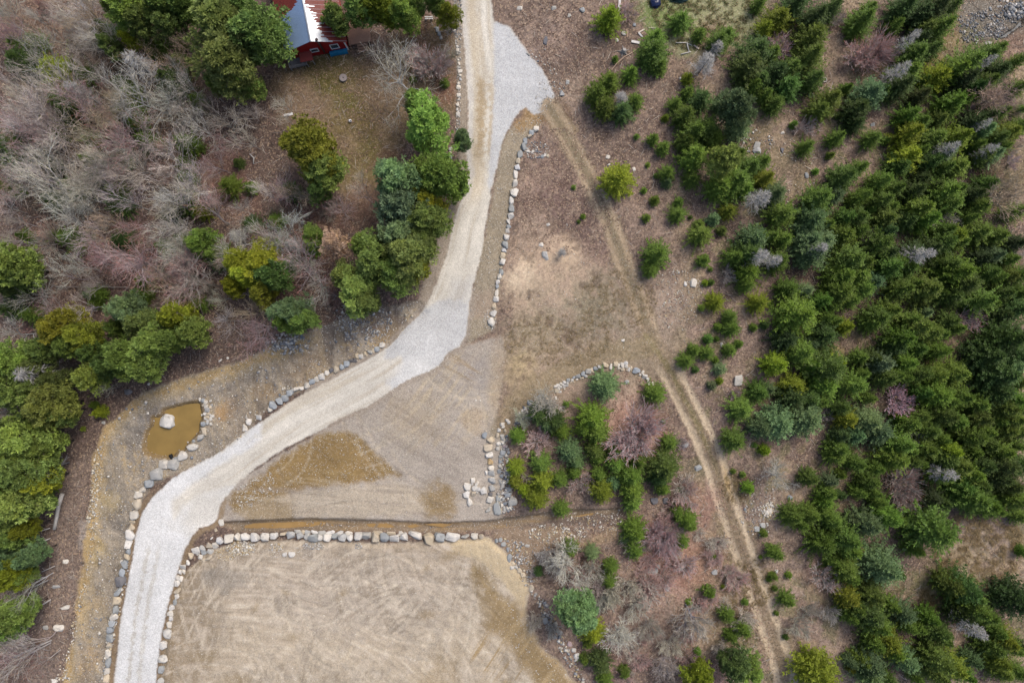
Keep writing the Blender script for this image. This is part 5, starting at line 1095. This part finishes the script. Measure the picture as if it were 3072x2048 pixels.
# ============================================================= DEAD WOOD AND BOARDS
MWOOD=mat_objcol('weathered_wood',.85,.3,5); MBRD=mat_objcol('cut_board',.7,.15,4)
def log_(kind,label,cat,pts,w,col,grp=None,sc=1.0,ox=0,oy=0,lift=None,h=None,stub=0):
    """pts on a tile; w diameter (m)"""
    P=[]; 
    for q in pts:
        z=(q[2] if len(q)>2 else w*.45); X,Y=W(ox+q[0]*sc,oy+q[1]*sc,z); P.append([X,Y,ground_z(X,Y)+z])
    c=np.mean(P,0); m=MB(); n=len(P)
    m.tube([np.array(p)-c for p in P],[w*.5*(1-.25*i/max(1,n-1)) for i in range(n)],7)
    o=obj(kind,m.mesh(kind,[MWOOD],True),None,tuple(c),color=alb(col)); tag(o,label,cat,grp)
    if stub:
        rr=random.Random(len(label))
        for k in range(stub):
            i=rr.randrange(1,n) if n>2 else 1; t=rr.random(); p=np.array(P[i-1])*(1-t)+np.array(P[i])*t-c; a=rr.random()*TAU; ln=rr.uniform(.4,1.1)
            mm=MB(); mm.tube([p,p+np.array([math.cos(a)*ln,math.sin(a)*ln,rr.uniform(.1,.5)*ln])],[.03,.008],5); obj('branch_stub',mm.mesh('branch_stub',[MWOOD],True),o,color=alb(col))
    return o
S0=768/1763.; S2=768/1766.
GL='fallen logs at the edge of the woods'
log_('fallen_log','thick silvery fallen trunk with a splintered base lying beside the rust-stained swale','log',[(428,262,.5),(405,340),(392,430),(376,508)],.5,(196,190,182),GL,S2,0,1366,stub=4)
for a,b,w,lb in [((255,527),(345,500),.18,'thin grey log end poking from pines just below the thick fallen trunk'),((255,607),(347,570),.2,'pale grey log sticking out of the pines, second below the thick fallen trunk'),
 ((290,800),(385,757),.14,'slim dark log poking from yellow-green pines beside the swale'),((232,905),(332,858),.2,'grey log beside the white-limbed bare tree at the swale edge'),((250,1052),(356,988),.22,'stout pale log pointing up at the swale, above the large white stone'),
 ((205,1035),(335,955),.12,'thin brown log lying just above the stout pale log'),((100,1385),(356,1272),.26,'long weathered log in the leafless brush below the large white stone'),((140,1400),(350,1290),.2,'second long log lying along the underside of the weathered log')]:
    log_('fallen_log',lb,'log',[(*a,.5),((a[0]+b[0])/2,(a[1]+b[1])/2,.35),(*b,.2)],w,(176,170,166) if w>.13 else (140,124,112),GL,S2,0,1366,stub=2)
for a,b,w,lb,c in [((285,190),(462,108),.28,'brown fallen trunk above the dark pine at the woods edge',(140,122,108)),((1060,222),(1330,130),.26,'long brown fallen trunk slanting between small firs in the bare woods',(146,126,112)),
 ((935,330),(925,418),.18,'short upright-looking brown log under red-budded trees',(150,128,110)),((380,405),(880,410),.12,'thin straight grey pole lying across the bare woods',(150,140,134)),((640,505),(830,490),.1,'short thin pole lying above the yellow pine',(150,140,134))]:
    log_('fallen_log',lb,'log',[(*a,.3),(*b,.3)],w,c,GL,S0,0,683,stub=2)
for a,b,w,lb,c in [((1460,930),(1200,840),.16,'lichen-grey crooked branch lying in the brown leafless clearing',(190,190,180)),((1720,1060),(1745,1130),.14,'white crooked branch at the lower edge of the brown clearing',(206,204,200)),((1280,1320),(1390,1395),.2,'grey leaning trunk below the bare tree beside the small yellow spruce',(160,154,150)),((600,1440),(850,1555),.22,'long grey leaning trunk under the broad bare tree in the lower woods',(158,150,146))]:
    log_('fallen_branch',lb,'branch',[(*a,.5),((a[0]+b[0])/2+14,(a[1]+b[1])/2-8,.5),(*b,.4)],w,c,'fallen branches',S0,0,0,stub=3)
# curved peeled pole and birch pieces in the clearing
log_('peeled_pole','long thin bent peeled pole lying towards the dark spruce clump','pole',[(667,508,.1),(720,440,.1),(770,395,.1),(850,350,.15)],.13,(190,166,146),None,S0,1536,0)
for pts,w,lb in [([(1128,296),(1205,294)],.12,'thin white birch pole, horizontal one of the broken birch pieces'),([(1205,292),(1212,330),(1220,358)],.16,'knobbly white birch piece forming the upright of the broken birch pieces'),([(1165,373),(1232,357)],.14,'white birch piece at the foot of the broken birch pieces'),([(1210,300),(1240,315)],.1,'thin birch stick joining the broken birch pieces to the pinkish board')]:
    log_('birch_pole',lb,'birch log',[(*p,.12) for p in pts],w,(222,218,210),'broken birch pieces in the clearing',S0,1536,0)
def board(label,a,b,w,col,ox,oy,sc,grp='boards strewn in the clearing',th=.05,z=.06):
    p=np.array(W(ox+a[0]*sc,oy+a[1]*sc)); q=np.array(W(ox+b[0]*sc,oy+b[1]*sc)); c=(p+q)/2; d=q-p; ln=float(np.hypot(*d)); rz=math.atan2(d[1],d[0])
    m=MB(); m.box(0,0,0,ln,w,th); me=m.mesh('board',[MBRD])
    o=obj('board',me,None,(c[0],c[1],ground_z(*c)+z+.05),(0,.02,rz),color=alb(col)); tag(o,label,'board',grp); return o
board('wide white board lying above the yellow-green spruce, by the top edge',(742,3),(737,76),.28,(214,210,208),1536,0,S0)
board('wide white board poking from under the sparse spruce',(822,287),(880,299),.30,(220,216,212),1536,0,S0)
board('narrow pale board, upper arm of the two making an angle',(868,230),(913,205),.14,(220,208,194),1536,0,S0)
board('grey-white board, lower arm of the two making an angle',(872,232),(896,260),.2,(206,204,204),1536,0,S0)
board('short pinkish board at the end of the broken birch pieces',(1250,315),(1284,340),.16,(212,196,184),1536,0,S0)
board('thin tan lath standing out beside the scattered chips',(790,205),(793,255),.07,(206,178,150),1536,0,S0)
board('thin pale strip lying in the straw above the sparse spruce',(940,196),(995,199),.06,(200,196,176),1536,0,S0)
board('short white plank lying in the brush between yard and woods',(195,800),(256,786),.3,(224,222,220),768,0,S0,'boards by the yard')
# small white crate frame
def crate():
    X,Y=W(2304+388*S0,553*S0); o=empty('wooden_crate',(X,Y,ground_z(X,Y)+.05),.1)
    tag(o,'tiny open white wooden frame lying beside the round dark spruces','crate')
    for k in range(4):
        m=MB(); a=k*math.pi/2; m.box(math.cos(a)*.22,math.sin(a)*.22,.1,.06,.5,.2,a); obj('side_board',m.mesh('side_board',[MBRD]),o,color=alb((206,200,190)))
    m=MB(); m.box(0,0,.01,.4,.4,.02); obj('floor_board',m.mesh('floor_board',[MBRD]),o,color=alb((120,108,98)))
crate()
# bench by the road
X,Y=W(1287,55,.4); b_=empty('bench',(X,Y,ground_z(X,Y)),0.02); tag(b_,'white two-plank bench half under the pine boughs beside the road','bench')
for k in(-1,1):
    m=MB(); m.box(0,k*.11,.43,.95,.12,.05); obj('seat_plank',m.mesh('seat_plank',[MBRD]),b_,color=alb((222,220,216)))
    m=MB(); m.box(k*.36,0,.2,.06,.34,.4); obj('leg',m.mesh('leg',[MBRD]),b_,color=alb((190,186,180)))
# stump
X,Y=W(1536+770*S0,352*S0,.3); st=empty('tree_stump',(X,Y,ground_z(X,Y))); tag(st,'grey splintered stump beside the sapling left of the sparse spruce','stump')
m=MB(); m.tube([(0,0,-.1),(.03,.02,.3),(.05,.1,.55)],[.45,.3,.22],9); obj('trunk',m.mesh('trunk',[MWOOD]),st,color=alb((168,164,160)))
for k in range(5):
    a=k*1.3+.4; m=MB(); m.tube([(math.cos(a)*.2,math.sin(a)*.2,.12),(math.cos(a)*.75,math.sin(a)*.8,.0)],[.13,.04],6); obj('root',m.mesh('root',[MWOOD],True),st,color=alb((150,144,140)))
# round stone well cover (millstone)
X,Y=W(1029,233,.25); ws=empty('millstone',(X,Y,ground_z(X,Y))); tag(ws,'round grey millstone with a dark centre hole standing on the yard','millstone')
MST=mat_plain('millstone_grey',(150,140,138),.9,0,None,.12,5)
def ring(r0,r1,z0,z1,n=40):
    m=MB(); V=[];F=[]
    prof=[(r0,z0),(r1,z0),(r1,z1-.03),(r1-.03,z1),(r0+.02,z1),(r0,z1-.02)]; k=len(prof)
    for i in range(n):
        a=TAU*i/n
        for r,z in prof: V.append((r*math.cos(a),r*math.sin(a),z))
    for i in range(n):
        for j in range(k): F.append([i*k+j,((i+1)%n)*k+j,((i+1)%n)*k+(j+1)%k,i*k+(j+1)%k])
    m.add(V,F); return m
obj('wheel_stone',ring(.075,.46,.14,.34).mesh('wheel_stone',[MST]),ws); obj('base_stone',ring(.05,.42,-.1,.135).mesh('base_stone',[MST]),ws)
m=MB(); m.tube([(0,0,.0),(0,0,.2)],[.072,.072],16); obj('hole_plug',m.mesh('hole_plug',[mat_plain('dark_hole',(40,34,32))]),ws)
# white ball with dark patches
X,Y=W(1050.5,363,.15); bl=empty('ball',(X,Y,ground_z(X,Y)+.15)); tag(bl,'small white ball with dark patches lying on the leafy lawn','ball')
b=bmesh.new(); bmesh.ops.create_icosphere(b,subdivisions=3,radius=.2)
me=bpy.data.meshes.new('ball_skin'); b.to_mesh(me); b.free(); me.materials.append(mat_plain('ball_white',(224,224,226),.4,0,.8,.05)); me.materials.append(mat_plain('ball_black',(34,36,42),.5))
for p in me.polygons:
    c=p.center.normalized(); p.use_smooth=True
    if max(c.dot(Vector(v).normalized()) for v in [(.5,-.2,.85),(0,.75,.65),(-.9,0,.3),(.1,-.95,.2),(.9,.3,-.2)])>.93: p.material_index=1
obj('ball_skin',me,bl)
# navy bag and dark tarp on the clearing grass
def lumpy(name,mat,rx,ry,rz,seed,amp=.25):
    b=bmesh.new(); bmesh.ops.create_icosphere(b,subdivisions=4,radius=1)
    co=np.array([v.co for v in b.verts]); k=1+amp*(fbm(co[:,0]*1.6+seed,co[:,1]*1.6+co[:,2]*1.3,60,4)-.5)*2
    co=co*k[:,None]*[rx,ry,rz]; co[:,2]=np.maximum(co[:,2],-.3*rz)
    for v,c in zip(b.verts,co): v.co=c
    me=bpy.data.meshes.new(name); b.to_mesh(me); b.free(); me.materials.append(mat); me.polygons.foreach_set('use_smooth',np.ones(len(me.polygons),bool)); me.update(); return me
MNV=mat_plain('navy_plastic',(22,36,84),.35,0,.5,.3,3,spec=.5); MTL=mat_plain('teal_tarp',(20,56,58),.45,0,.5,.3,3,spec=.4)
X,Y=W(1968,4,.4); o=empty('plastic_bag',(X,Y,ground_z(X,Y)+.1)); tag(o,'navy blue stuffed plastic bag on the grass clearing at the top edge','bag')
obj('bag_body',lumpy('bag_body',MNV,.66,.75,.5,3),o); m=MB(); m.tube([(.1,.4,.35),(.12,.5,.5),(.2,.6,.5)],[.12,.05,.12],8); obj('tied_neck',m.mesh('tied_neck',[MNV],True),o)
X,Y=W(2038,-12,.4); o=empty('tarp_heap',(X,Y,ground_z(X,Y)+.1)); tag(o,'dark teal tarp-covered heap cropped by the top edge of the clearing','tarp')
obj('tarp_sheet',lumpy('tarp_sheet',MTL,1.25,.75,.45,8),o); m=MB(); m.tube([(-1.1,-.5,.02),(-.3,-.72,.03),(.5,-.7,.02),(1.1,-.4,.03)],[.05]*4,6); obj('hem',m.mesh('hem',[MTL],True),o)
# culvert
p0=np.array([*W(380+800/6.533,1180+1215/6.533,.1),pz+.12]); p1=np.array([*W(380+868/6.533,1180+1318/6.533,.1),pz+.2]); d=nrm((p1-p0)[None])[0]
cv=empty('culvert_pipe',tuple(p0)); tag(cv,'black corrugated culvert pipe jutting into the muddy pond','pipe')
m=MB(); nseg=14; m.tube([d*(i/nseg)*np.linalg.norm(p1-p0)*1.6 for i in range(nseg+1)],[.24 if i%2 else .21 for i in range(nseg+1)],14,False); obj('pipe_wall',m.mesh('pipe_wall',[mat_plain('black_plastic',(30,32,36),.45)]),cv)
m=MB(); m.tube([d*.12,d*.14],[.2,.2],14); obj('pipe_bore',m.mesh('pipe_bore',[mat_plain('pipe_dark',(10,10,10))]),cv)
# dead cut bush on the sawdust patch is in the tree survey
# ============================================================= HOUSE
A0=np.array(W(1047,150)); rz=math.radians(10.4); ex=np.array([math.cos(rz),math.sin(rz)])*-1; ey=np.array([-math.sin(rz),math.cos(rz)])
hs=empty('red_house',(A0[0],A0[1],ground_z(*A0)),rz)      # local: -x along the gable wall, +y along the ridge
tag(hs,'red board house with rusty and bare metal roof at the top edge','house')
WD,EV,RG,LN=6.9,2.75,4.35,9.5
MRED=mat_plain('red_boards',(152,34,36),.6,0,.75,.14,3,(1,1,8)); MRF=mat_plain('red_roof_metal',(118,50,42),.5,0,.75,.25,2,(6,.6,1),.3); MBM=mat_plain('bare_roof_metal',(188,192,198),.35,.25,.75,.12,2,(1,6,1),.5)
MZ=mat_plain('galvanised_sky_tint',(140,164,198),.4,.3,.8,.15,2,(1,6,1),.5); MTRIM=mat_plain('white_trim',(220,222,224),.5,0,.75,.06); MGL=mat_plain('window_glass',(70,84,96),.08,0,.6,.2,1,None,.6); MDECK=mat_plain('deck_boards',(158,126,108),.8,0,None,.22,4,(.6,6,1)); MGW=mat_plain('grey_boards',(140,140,142),.85,0,None,.2,4)  # MZ: same bare metal, with the sky's reflection painted in as blue
m=MB()
m.add([(-WD,0,-.3),(0,0,-.3),(0,0,EV),(-WD/2,0,RG),(-WD,0,EV),(-WD,LN,-.3),(0,LN,-.3),(0,LN,EV),(-WD/2,LN,RG),(-WD,LN,EV)],[[0,1,2,3,4],[6,5,9,8,7],[1,6,7,2],[5,0,4,9]])
obj('wall',m.mesh('wall',[MRED]),hs)
m=MB()
for k in range(27): m.box(-WD*(k+.5)/27,-.012,EV*.5,.03,.024,EV-.02)
obj('batten',m.mesh('batten',[MRED]),hs)
OV=.35
def slope(name,x0,z0,x1,z1,cut,mats,seed):
    rr=random.Random(seed); m=MB(); y=-OV; w=.13; i=0; y1=LN+OV
    while y<y1:
        f=cut(y)+(rr.uniform(-.07,.07)+rr.choice([0,0,.12,-.06])) if cut(y)>0 else 0; f=min(max(f,0),1)
        for a,b,mi in ((0,f,1),(f,1,0)):
            if b-a<1e-3: continue
            P=lambda t,yy,dz: (x0+(x1-x0)*t,yy,z0+(z1-z0)*t+dz)
            m.add([P(a,y,.05),P(b,y,.05),P(b,y+w-.004,.05),P(a,y+w-.004,.05),P(a,y,0),P(b,y,0),P(b,y+w-.004,0),P(a,y+w-.004,0)],[[0,1,2,3],[4,7,6,5],[0,4,5,1],[3,2,6,7],[1,5,6,2],[0,3,7,4]],mi)
            m.add([P(a,y,.05),P(b,y,.05),P(b,y+.02,.075),P(a,y+.02,.075),P(b,y+.04,.05),P(a,y+.04,.05)],[[0,1,2,3],[3,2,4,5]],1 if (mi==0 and seed==5 and i%4==1) else mi)
        y+=w; i+=1
    return obj(name,m.mesh(name,mats),rf)
rf=empty('roof',(0,0,0)); rf.parent=hs
sl=(RG-EV)/(WD/2)
slope('roof_slope',-WD/2,RG+.05,OV,EV-sl*OV+.05,lambda y:max(0,.47-.47*(y+OV)/5.2),[MRF,MBM],5)
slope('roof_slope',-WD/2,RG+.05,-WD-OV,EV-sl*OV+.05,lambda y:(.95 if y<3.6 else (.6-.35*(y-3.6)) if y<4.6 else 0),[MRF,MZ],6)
m=MB(); m.tube([(-WD/2,-OV-.02,RG+.1),(-WD/2,LN+OV,RG+.1)],[.09,.09],8); obj('ridge_cap',m.mesh('ridge_cap',[MBM],True),rf)
def window(x,z,w,h):
    f=MB()
    for dx,dz,a,b_ in((0,h/2,w+.16,.09),(0,-h/2,w+.16,.09),(-w/2-.035,0,.09,h-.09),(w/2+.035,0,.09,h-.09)): f.box(x+dx,-.045,z+dz,a,.07,b_)
    o=obj('window',f.mesh('window',[MTRIM]),hs)
    g=MB(); g.box(x,-.025,z,w-.02,.03,h-.09); obj('pane',g.mesh('pane',[MGL]),o)
window(-1.35,1.55,.85,1.05); window(-3.75,1.5,.8,.75)
for x in(-.05,-WD+.05):
    m=MB(); m.box(x,-.035,EV/2-.1,.16,.06,EV-.2); obj('corner_board',m.mesh('corner_board',[MTRIM]),hs)
m=MB(); m.tube([(-2.75,-.18,.9),(-2.75,-.18,4.2)],[.11,.11],12); m.tube([(-2.75,-.18,4.2),(-2.75,-.18,4.28),(-2.75,-.18,4.36)],[.17,.17,.03],12); obj('stove_pipe',m.mesh('stove_pipe',[mat_plain('sooty_metal',(90,78,76),.5,.5)],True),hs)
m=MB(); m.box(-4.9,-.55,1.45,1.5,1.1,.06,0,0,.12); obj('porch_roof',m.mesh('porch_roof',[mat_plain('red_sheet',(128,60,56),.6,0,.75,.12)]),hs)
for x in(-5.5,-4.3):
    m=MB(); m.box(x,-1.0,.66,.08,.08,1.36); obj('porch_post',m.mesh('porch_post',[MGW]),hs)
# blue tarp strip along the wall
X=A0; tp=empty('blue_tarp',(A0[0],A0[1],ground_z(*A0)),rz); tag(tp,'strip of blue tarp over stacked firewood against the red wall','tarp')
m=MB(); V=[];F=[]
for i in range(13):
    x=-.1-2.15*i/12; j=random.uniform(-.04,.04)
    for (y,z) in((-.05,.62+j),(-.3,.66+j),(-.48+j,.5),(-.52+j,.12)): V.append((x,y,z))
for i in range(12):
    for k in range(3): F.append([i*4+k,i*4+k+1,(i+1)*4+k+1,(i+1)*4+k])
m.add(V,F); obj('tarp_sheet',m.mesh('tarp_sheet',[mat_plain('blue_tarp',(24,108,146),.4,0,.7,.2)],True),tp)
m=MB()
for i in range(9):
    for k in range(3): m.tube([(-.2-.24*i,-.4,.1+.19*k),(-.2-.24*i,-.04,.1+.19*k)],[.085,.085],7)
obj('firewood',m.mesh('firewood',[MWOOD]),tp,color=alb((150,120,96)))
# deck and steps
Xd=np.array(W(1046,150)); dk=empty('wooden_deck',(A0[0],A0[1],ground_z(*A0)),rz); tag(dk,'brown plank deck with steps beside the red house','deck')
m=MB(); x=.25
while x<2.9:
    m.box(x+.07,2.0+.0,.72,.132,3.6,.05); x+=.142
obj('deck_board',m.mesh('deck_board',[MDECK]),dk)
m=MB(); m.box(1.6,.26,.58,2.75,.06,.2); m.box(1.6,3.7,.58,2.75,.06,.2); m.box(.28,2,.58,.06,3.38,.2); m.box(2.9,2,.58,.06,3.38,.2); obj('deck_rim',m.mesh('deck_rim',[MDECK]),dk)
for xx in(.3,2.85):
    for yy in(.3,3.6):
        m=MB(); m.box(xx,yy,.2,.1,.1,.55); obj('deck_post',m.mesh('deck_post',[MDECK]),dk)
for k in range(3):
    m=MB(); m.box(1.75,.06-.26*k,.52-.2*k,1.15,.25,.05); obj('step',m.mesh('step',[MDECK]),dk)
for s in(-1,1):
    m=MB(); m.box(1.75+s*.6,-.2,.28,.05,.95,.2,0,0,.65); obj('stringer',m.mesh('stringer',[MDECK]),dk)
# grey ramp with rails beside the porch
G0=np.array(W(898,190)); gr=empty('grey_landing',(G0[0],G0[1],ground_z(*G0)),rz+.05); tag(gr,'weathered grey railed landing below the little porch roof','landing')
m=MB()
for i in range(10): m.box(-.9+.2*i,0,.35,.185,1.2,.04)
obj('floor_board',m.mesh('floor_board',[MGW]),gr)
for (cx,cy,lx,ly) in((0,-.62,2.1,.06),(-1.02,0,.06,1.2),(1.02,-.2,.06,.8)):
    m=MB(); m.box(cx,cy,.95,lx,ly,.14); m.box(cx,cy,.65,lx,ly,.1); obj('rail',m.mesh('rail',[MGW]),gr)
for (cx,cy) in((-1.02,-.68),(1.02,-.68),(-1.02,.66),(1.02,.26)):
    m=MB(); m.box(cx,cy,.5,.09,.09,1.05); obj('post',m.mesh('post',[MGW]),gr)
# ============================================================= LABELS
ORD=['','first','second','third','fourth','fifth','sixth','seventh','eighth','ninth','tenth','eleventh','twelfth','thirteenth','fourteenth','fifteenth','sixteenth','seventeenth','eighteenth','nineteenth','twentieth']
TENS={2:'twent',3:'thirt',4:'fort',5:'fift',6:'sixt'}
def ordw(n):
    if n<=20: return ORD[n]
    t,u=divmod(n,10); return TENS[t]+'ieth' if u==0 else TENS[t]+'y-'+ORD[u]
LM=[("the red house",985,110),("the grey millstone",1029,233),("the white bench",1287,55),("the muddy pond",520,1290),("the culvert pipe",505,1372),("the curved stone wall",1760,1110),("the heap of pale boulders",1425,1475),
("the white gravel turnaround",1590,250),("the fork of the wheel tracks",1970,1050),("the boulder wall's road end",670,1615),("the boulder wall's woods end",1400,1608),("the stony stream",2990,110),("the navy bag",1968,6),("the broken birch pieces",2060,140),
("the photo's top left corner",0,0),("the photo's bottom left corner",0,2048),("the photo's top right corner",3072,0),("the photo's bottom right corner",3072,2048),("the middle of the photo's right edge",3072,1024),("the middle of the photo's left edge",0,1024),
("the middle of the photo's bottom edge",1536,2048),("the bottom end of the wheel track",2365,2040),("the brown leafless clearing in the woods",620,540),("the thick fallen trunk",175,1535),("the tan leafy tree",1008,731),("the white stones beside the wheel track",2320,1535),
("the straw-coloured gap among spruces",2940,1650),("the yellow grass patch among spruces",2515,1050),("the wide red-budded shrub near the stream",2618,161),("the sawdust patch in the field",1690,770),("the upper end of the stone line",1605,386),("the lower end of the stone line",1475,965),
("the upper bend of the road",1400,800),("the rust-red shrub beside the wheel track",2474,1740),("the pale boulder in the track island",2040,1700),("the big white-limbed birch",415,280),("the white crooked branch",755,480),("the grey leaning trunk",170,650),("the pink-budded shrub on the island",1910,1300),
("the red-tipped shrub amid the spruces",2696,1206),("the pale twiggy trees by the right edge",3010,590),("the pond-side end of the bank stones",730,1270),("the road end of the bank stones",1140,1040),("the photo's top edge above the woods",300,0),("a point two thirds down the right edge",3072,1400),("the upper third of the right edge",3072,600),("the lower third of the left edge",0,1560),("the boards strewn in the clearing",1880,110)]
TW=['','one twelfth','two twelfths','a quarter','a third','five twelfths','halfway','seven twelfths','two thirds','three quarters','ten twelfths','eleven twelfths']
EI=['','an eighth','a quarter','three eighths','halfway','five eighths','three quarters','seven eighths']
GRID=[("the spot %s across, %s down"%(TW[i],EI[j]),256*i,256*j) for i in range(1,12) for j in range(1,8)]
def best_ref(items, near=260):
    rank={}
    for li,(nm,x,y) in enumerate(LM+GRID):
        s=sorted(items,key=lambda d:(d['px']-x)**2+(d['py']-y)**2)
        for i,d in enumerate(s[:24]): rank.setdefault(id(d),[]).append((i+1,math.hypot(d['px']-x,d['py']-y)+(0 if li<len(LM) else 150),li))
    for d in items:
        n,dist,li=min(rank[id(d)],key=lambda t:(t[0]*90+t[1]))
        yield d,n,(LM+GRID)[li][0]
def label_trees():
    by={}
    for d in REG:
        R=d['r']/PPM; k=d['kind']
        d['h']=('broad ' if R>(2.6 if k!='spruce' else 1.75) else ('slim ' if R<(2.0 if k!='spruce' else 1.2) else 'mid-sized ')) if k in('spruce','pine','tree','fir') else ''
        by.setdefault((d['h'],d['col'],d['kind']),[]).append(d)
    for (h,c,k),items in by.items():
        for d,n,nm in best_ref(items):
            t='the only such one here' if len(items)==1 else ('nearest such to ' if n==1 else ordw(n)+' nearest such to ')+nm
            d['o']['label']=f"{h}{c} {k}, {t}"
label_trees()
def label_rocks():
    for key,items in ROCKREG.items():
        if key=='stray':
            by={}
            for d in items: by.setdefault((d['col'],d['noun']),[]).append(d)
            for (c,n_),it in by.items():
                for d,n,nm in best_ref(it):
                    t='the only such lone one' if len(it)==1 else f"{'nearest' if n==1 else ordw(n)+' nearest'} such to {nm}"
                    d['o']['label']=f"lone {c} {n_}, {t}"
            continue
        name,e0,e1=items[0]['row']
        by={}
        for d in items: by.setdefault(d['col'],[]).append(d)
        for c,it in by.items():
            for i,d in enumerate(it):
                a,b=i+1,len(it)-i
                n,e=(a,e0) if a<=b else (b,e1)
                if len(it)==1: t=f"the only {c} {d['noun']} of {name}"
                else: t=f"{ordw(n)} {c} stone from the {e} of {name}"
                d['o']['label']=t
label_rocks()
# ============================================================= LIGHT, SKY, VIEW
SUN_EL, SUN_AZ = 52.0, 40.0     # azimuth clockwise from +Y (north on the sheet)
wd=bpy.data.worlds.new("World"); scene.world=wd; wd.use_nodes=True
nt=wd.node_tree; bg=nt.nodes['Background']; sky=nt.nodes.new('ShaderNodeTexSky'); sky.sky_type='NISHITA'; sky.sun_disc=False
sky.sun_elevation=math.radians(SUN_EL); sky.sun_rotation=math.radians(SUN_AZ); sky.air_density=1.0; sky.dust_density=4.0; sky.ozone_density=.6
nt.links.new(sky.outputs[0],bg.inputs[0]); bg.inputs[1].default_value=.15
sl_=bpy.data.lights.new('sun','SUN'); sl_.energy=1.8; sl_.angle=math.radians(20); sl_.color=(1,.945,.87)
so=bpy.data.objects.new('sun',sl_); COL.objects.link(so)
az=math.radians(SUN_AZ); el=math.radians(SUN_EL)
v=Vector((math.sin(az)*math.cos(el),math.cos(az)*math.cos(el),math.sin(el))); so.rotation_euler=v.to_track_quat('Z','Y').to_euler(); so.location=v*120
cam=bpy.data.cameras.new('camera'); cam.sensor_width=36; cam.lens=36*H*PPM/3072; cam.clip_end=3000; cam.clip_start=.5
co=bpy.data.objects.new('camera',cam); COL.objects.link(co); co.location=(0,0,H); co.rotation_euler=(0,0,0); scene.camera=co
scene.view_settings.view_transform='Standard'; scene.view_settings.look='None'; scene.view_settings.exposure=EXPO; scene.view_settings.gamma=1
scene.cycles.max_bounces=6; scene.cycles.diffuse_bounces=3; scene.cycles.glossy_bounces=2; scene.cycles.transmission_bounces=2; scene.cycles.use_denoising=True
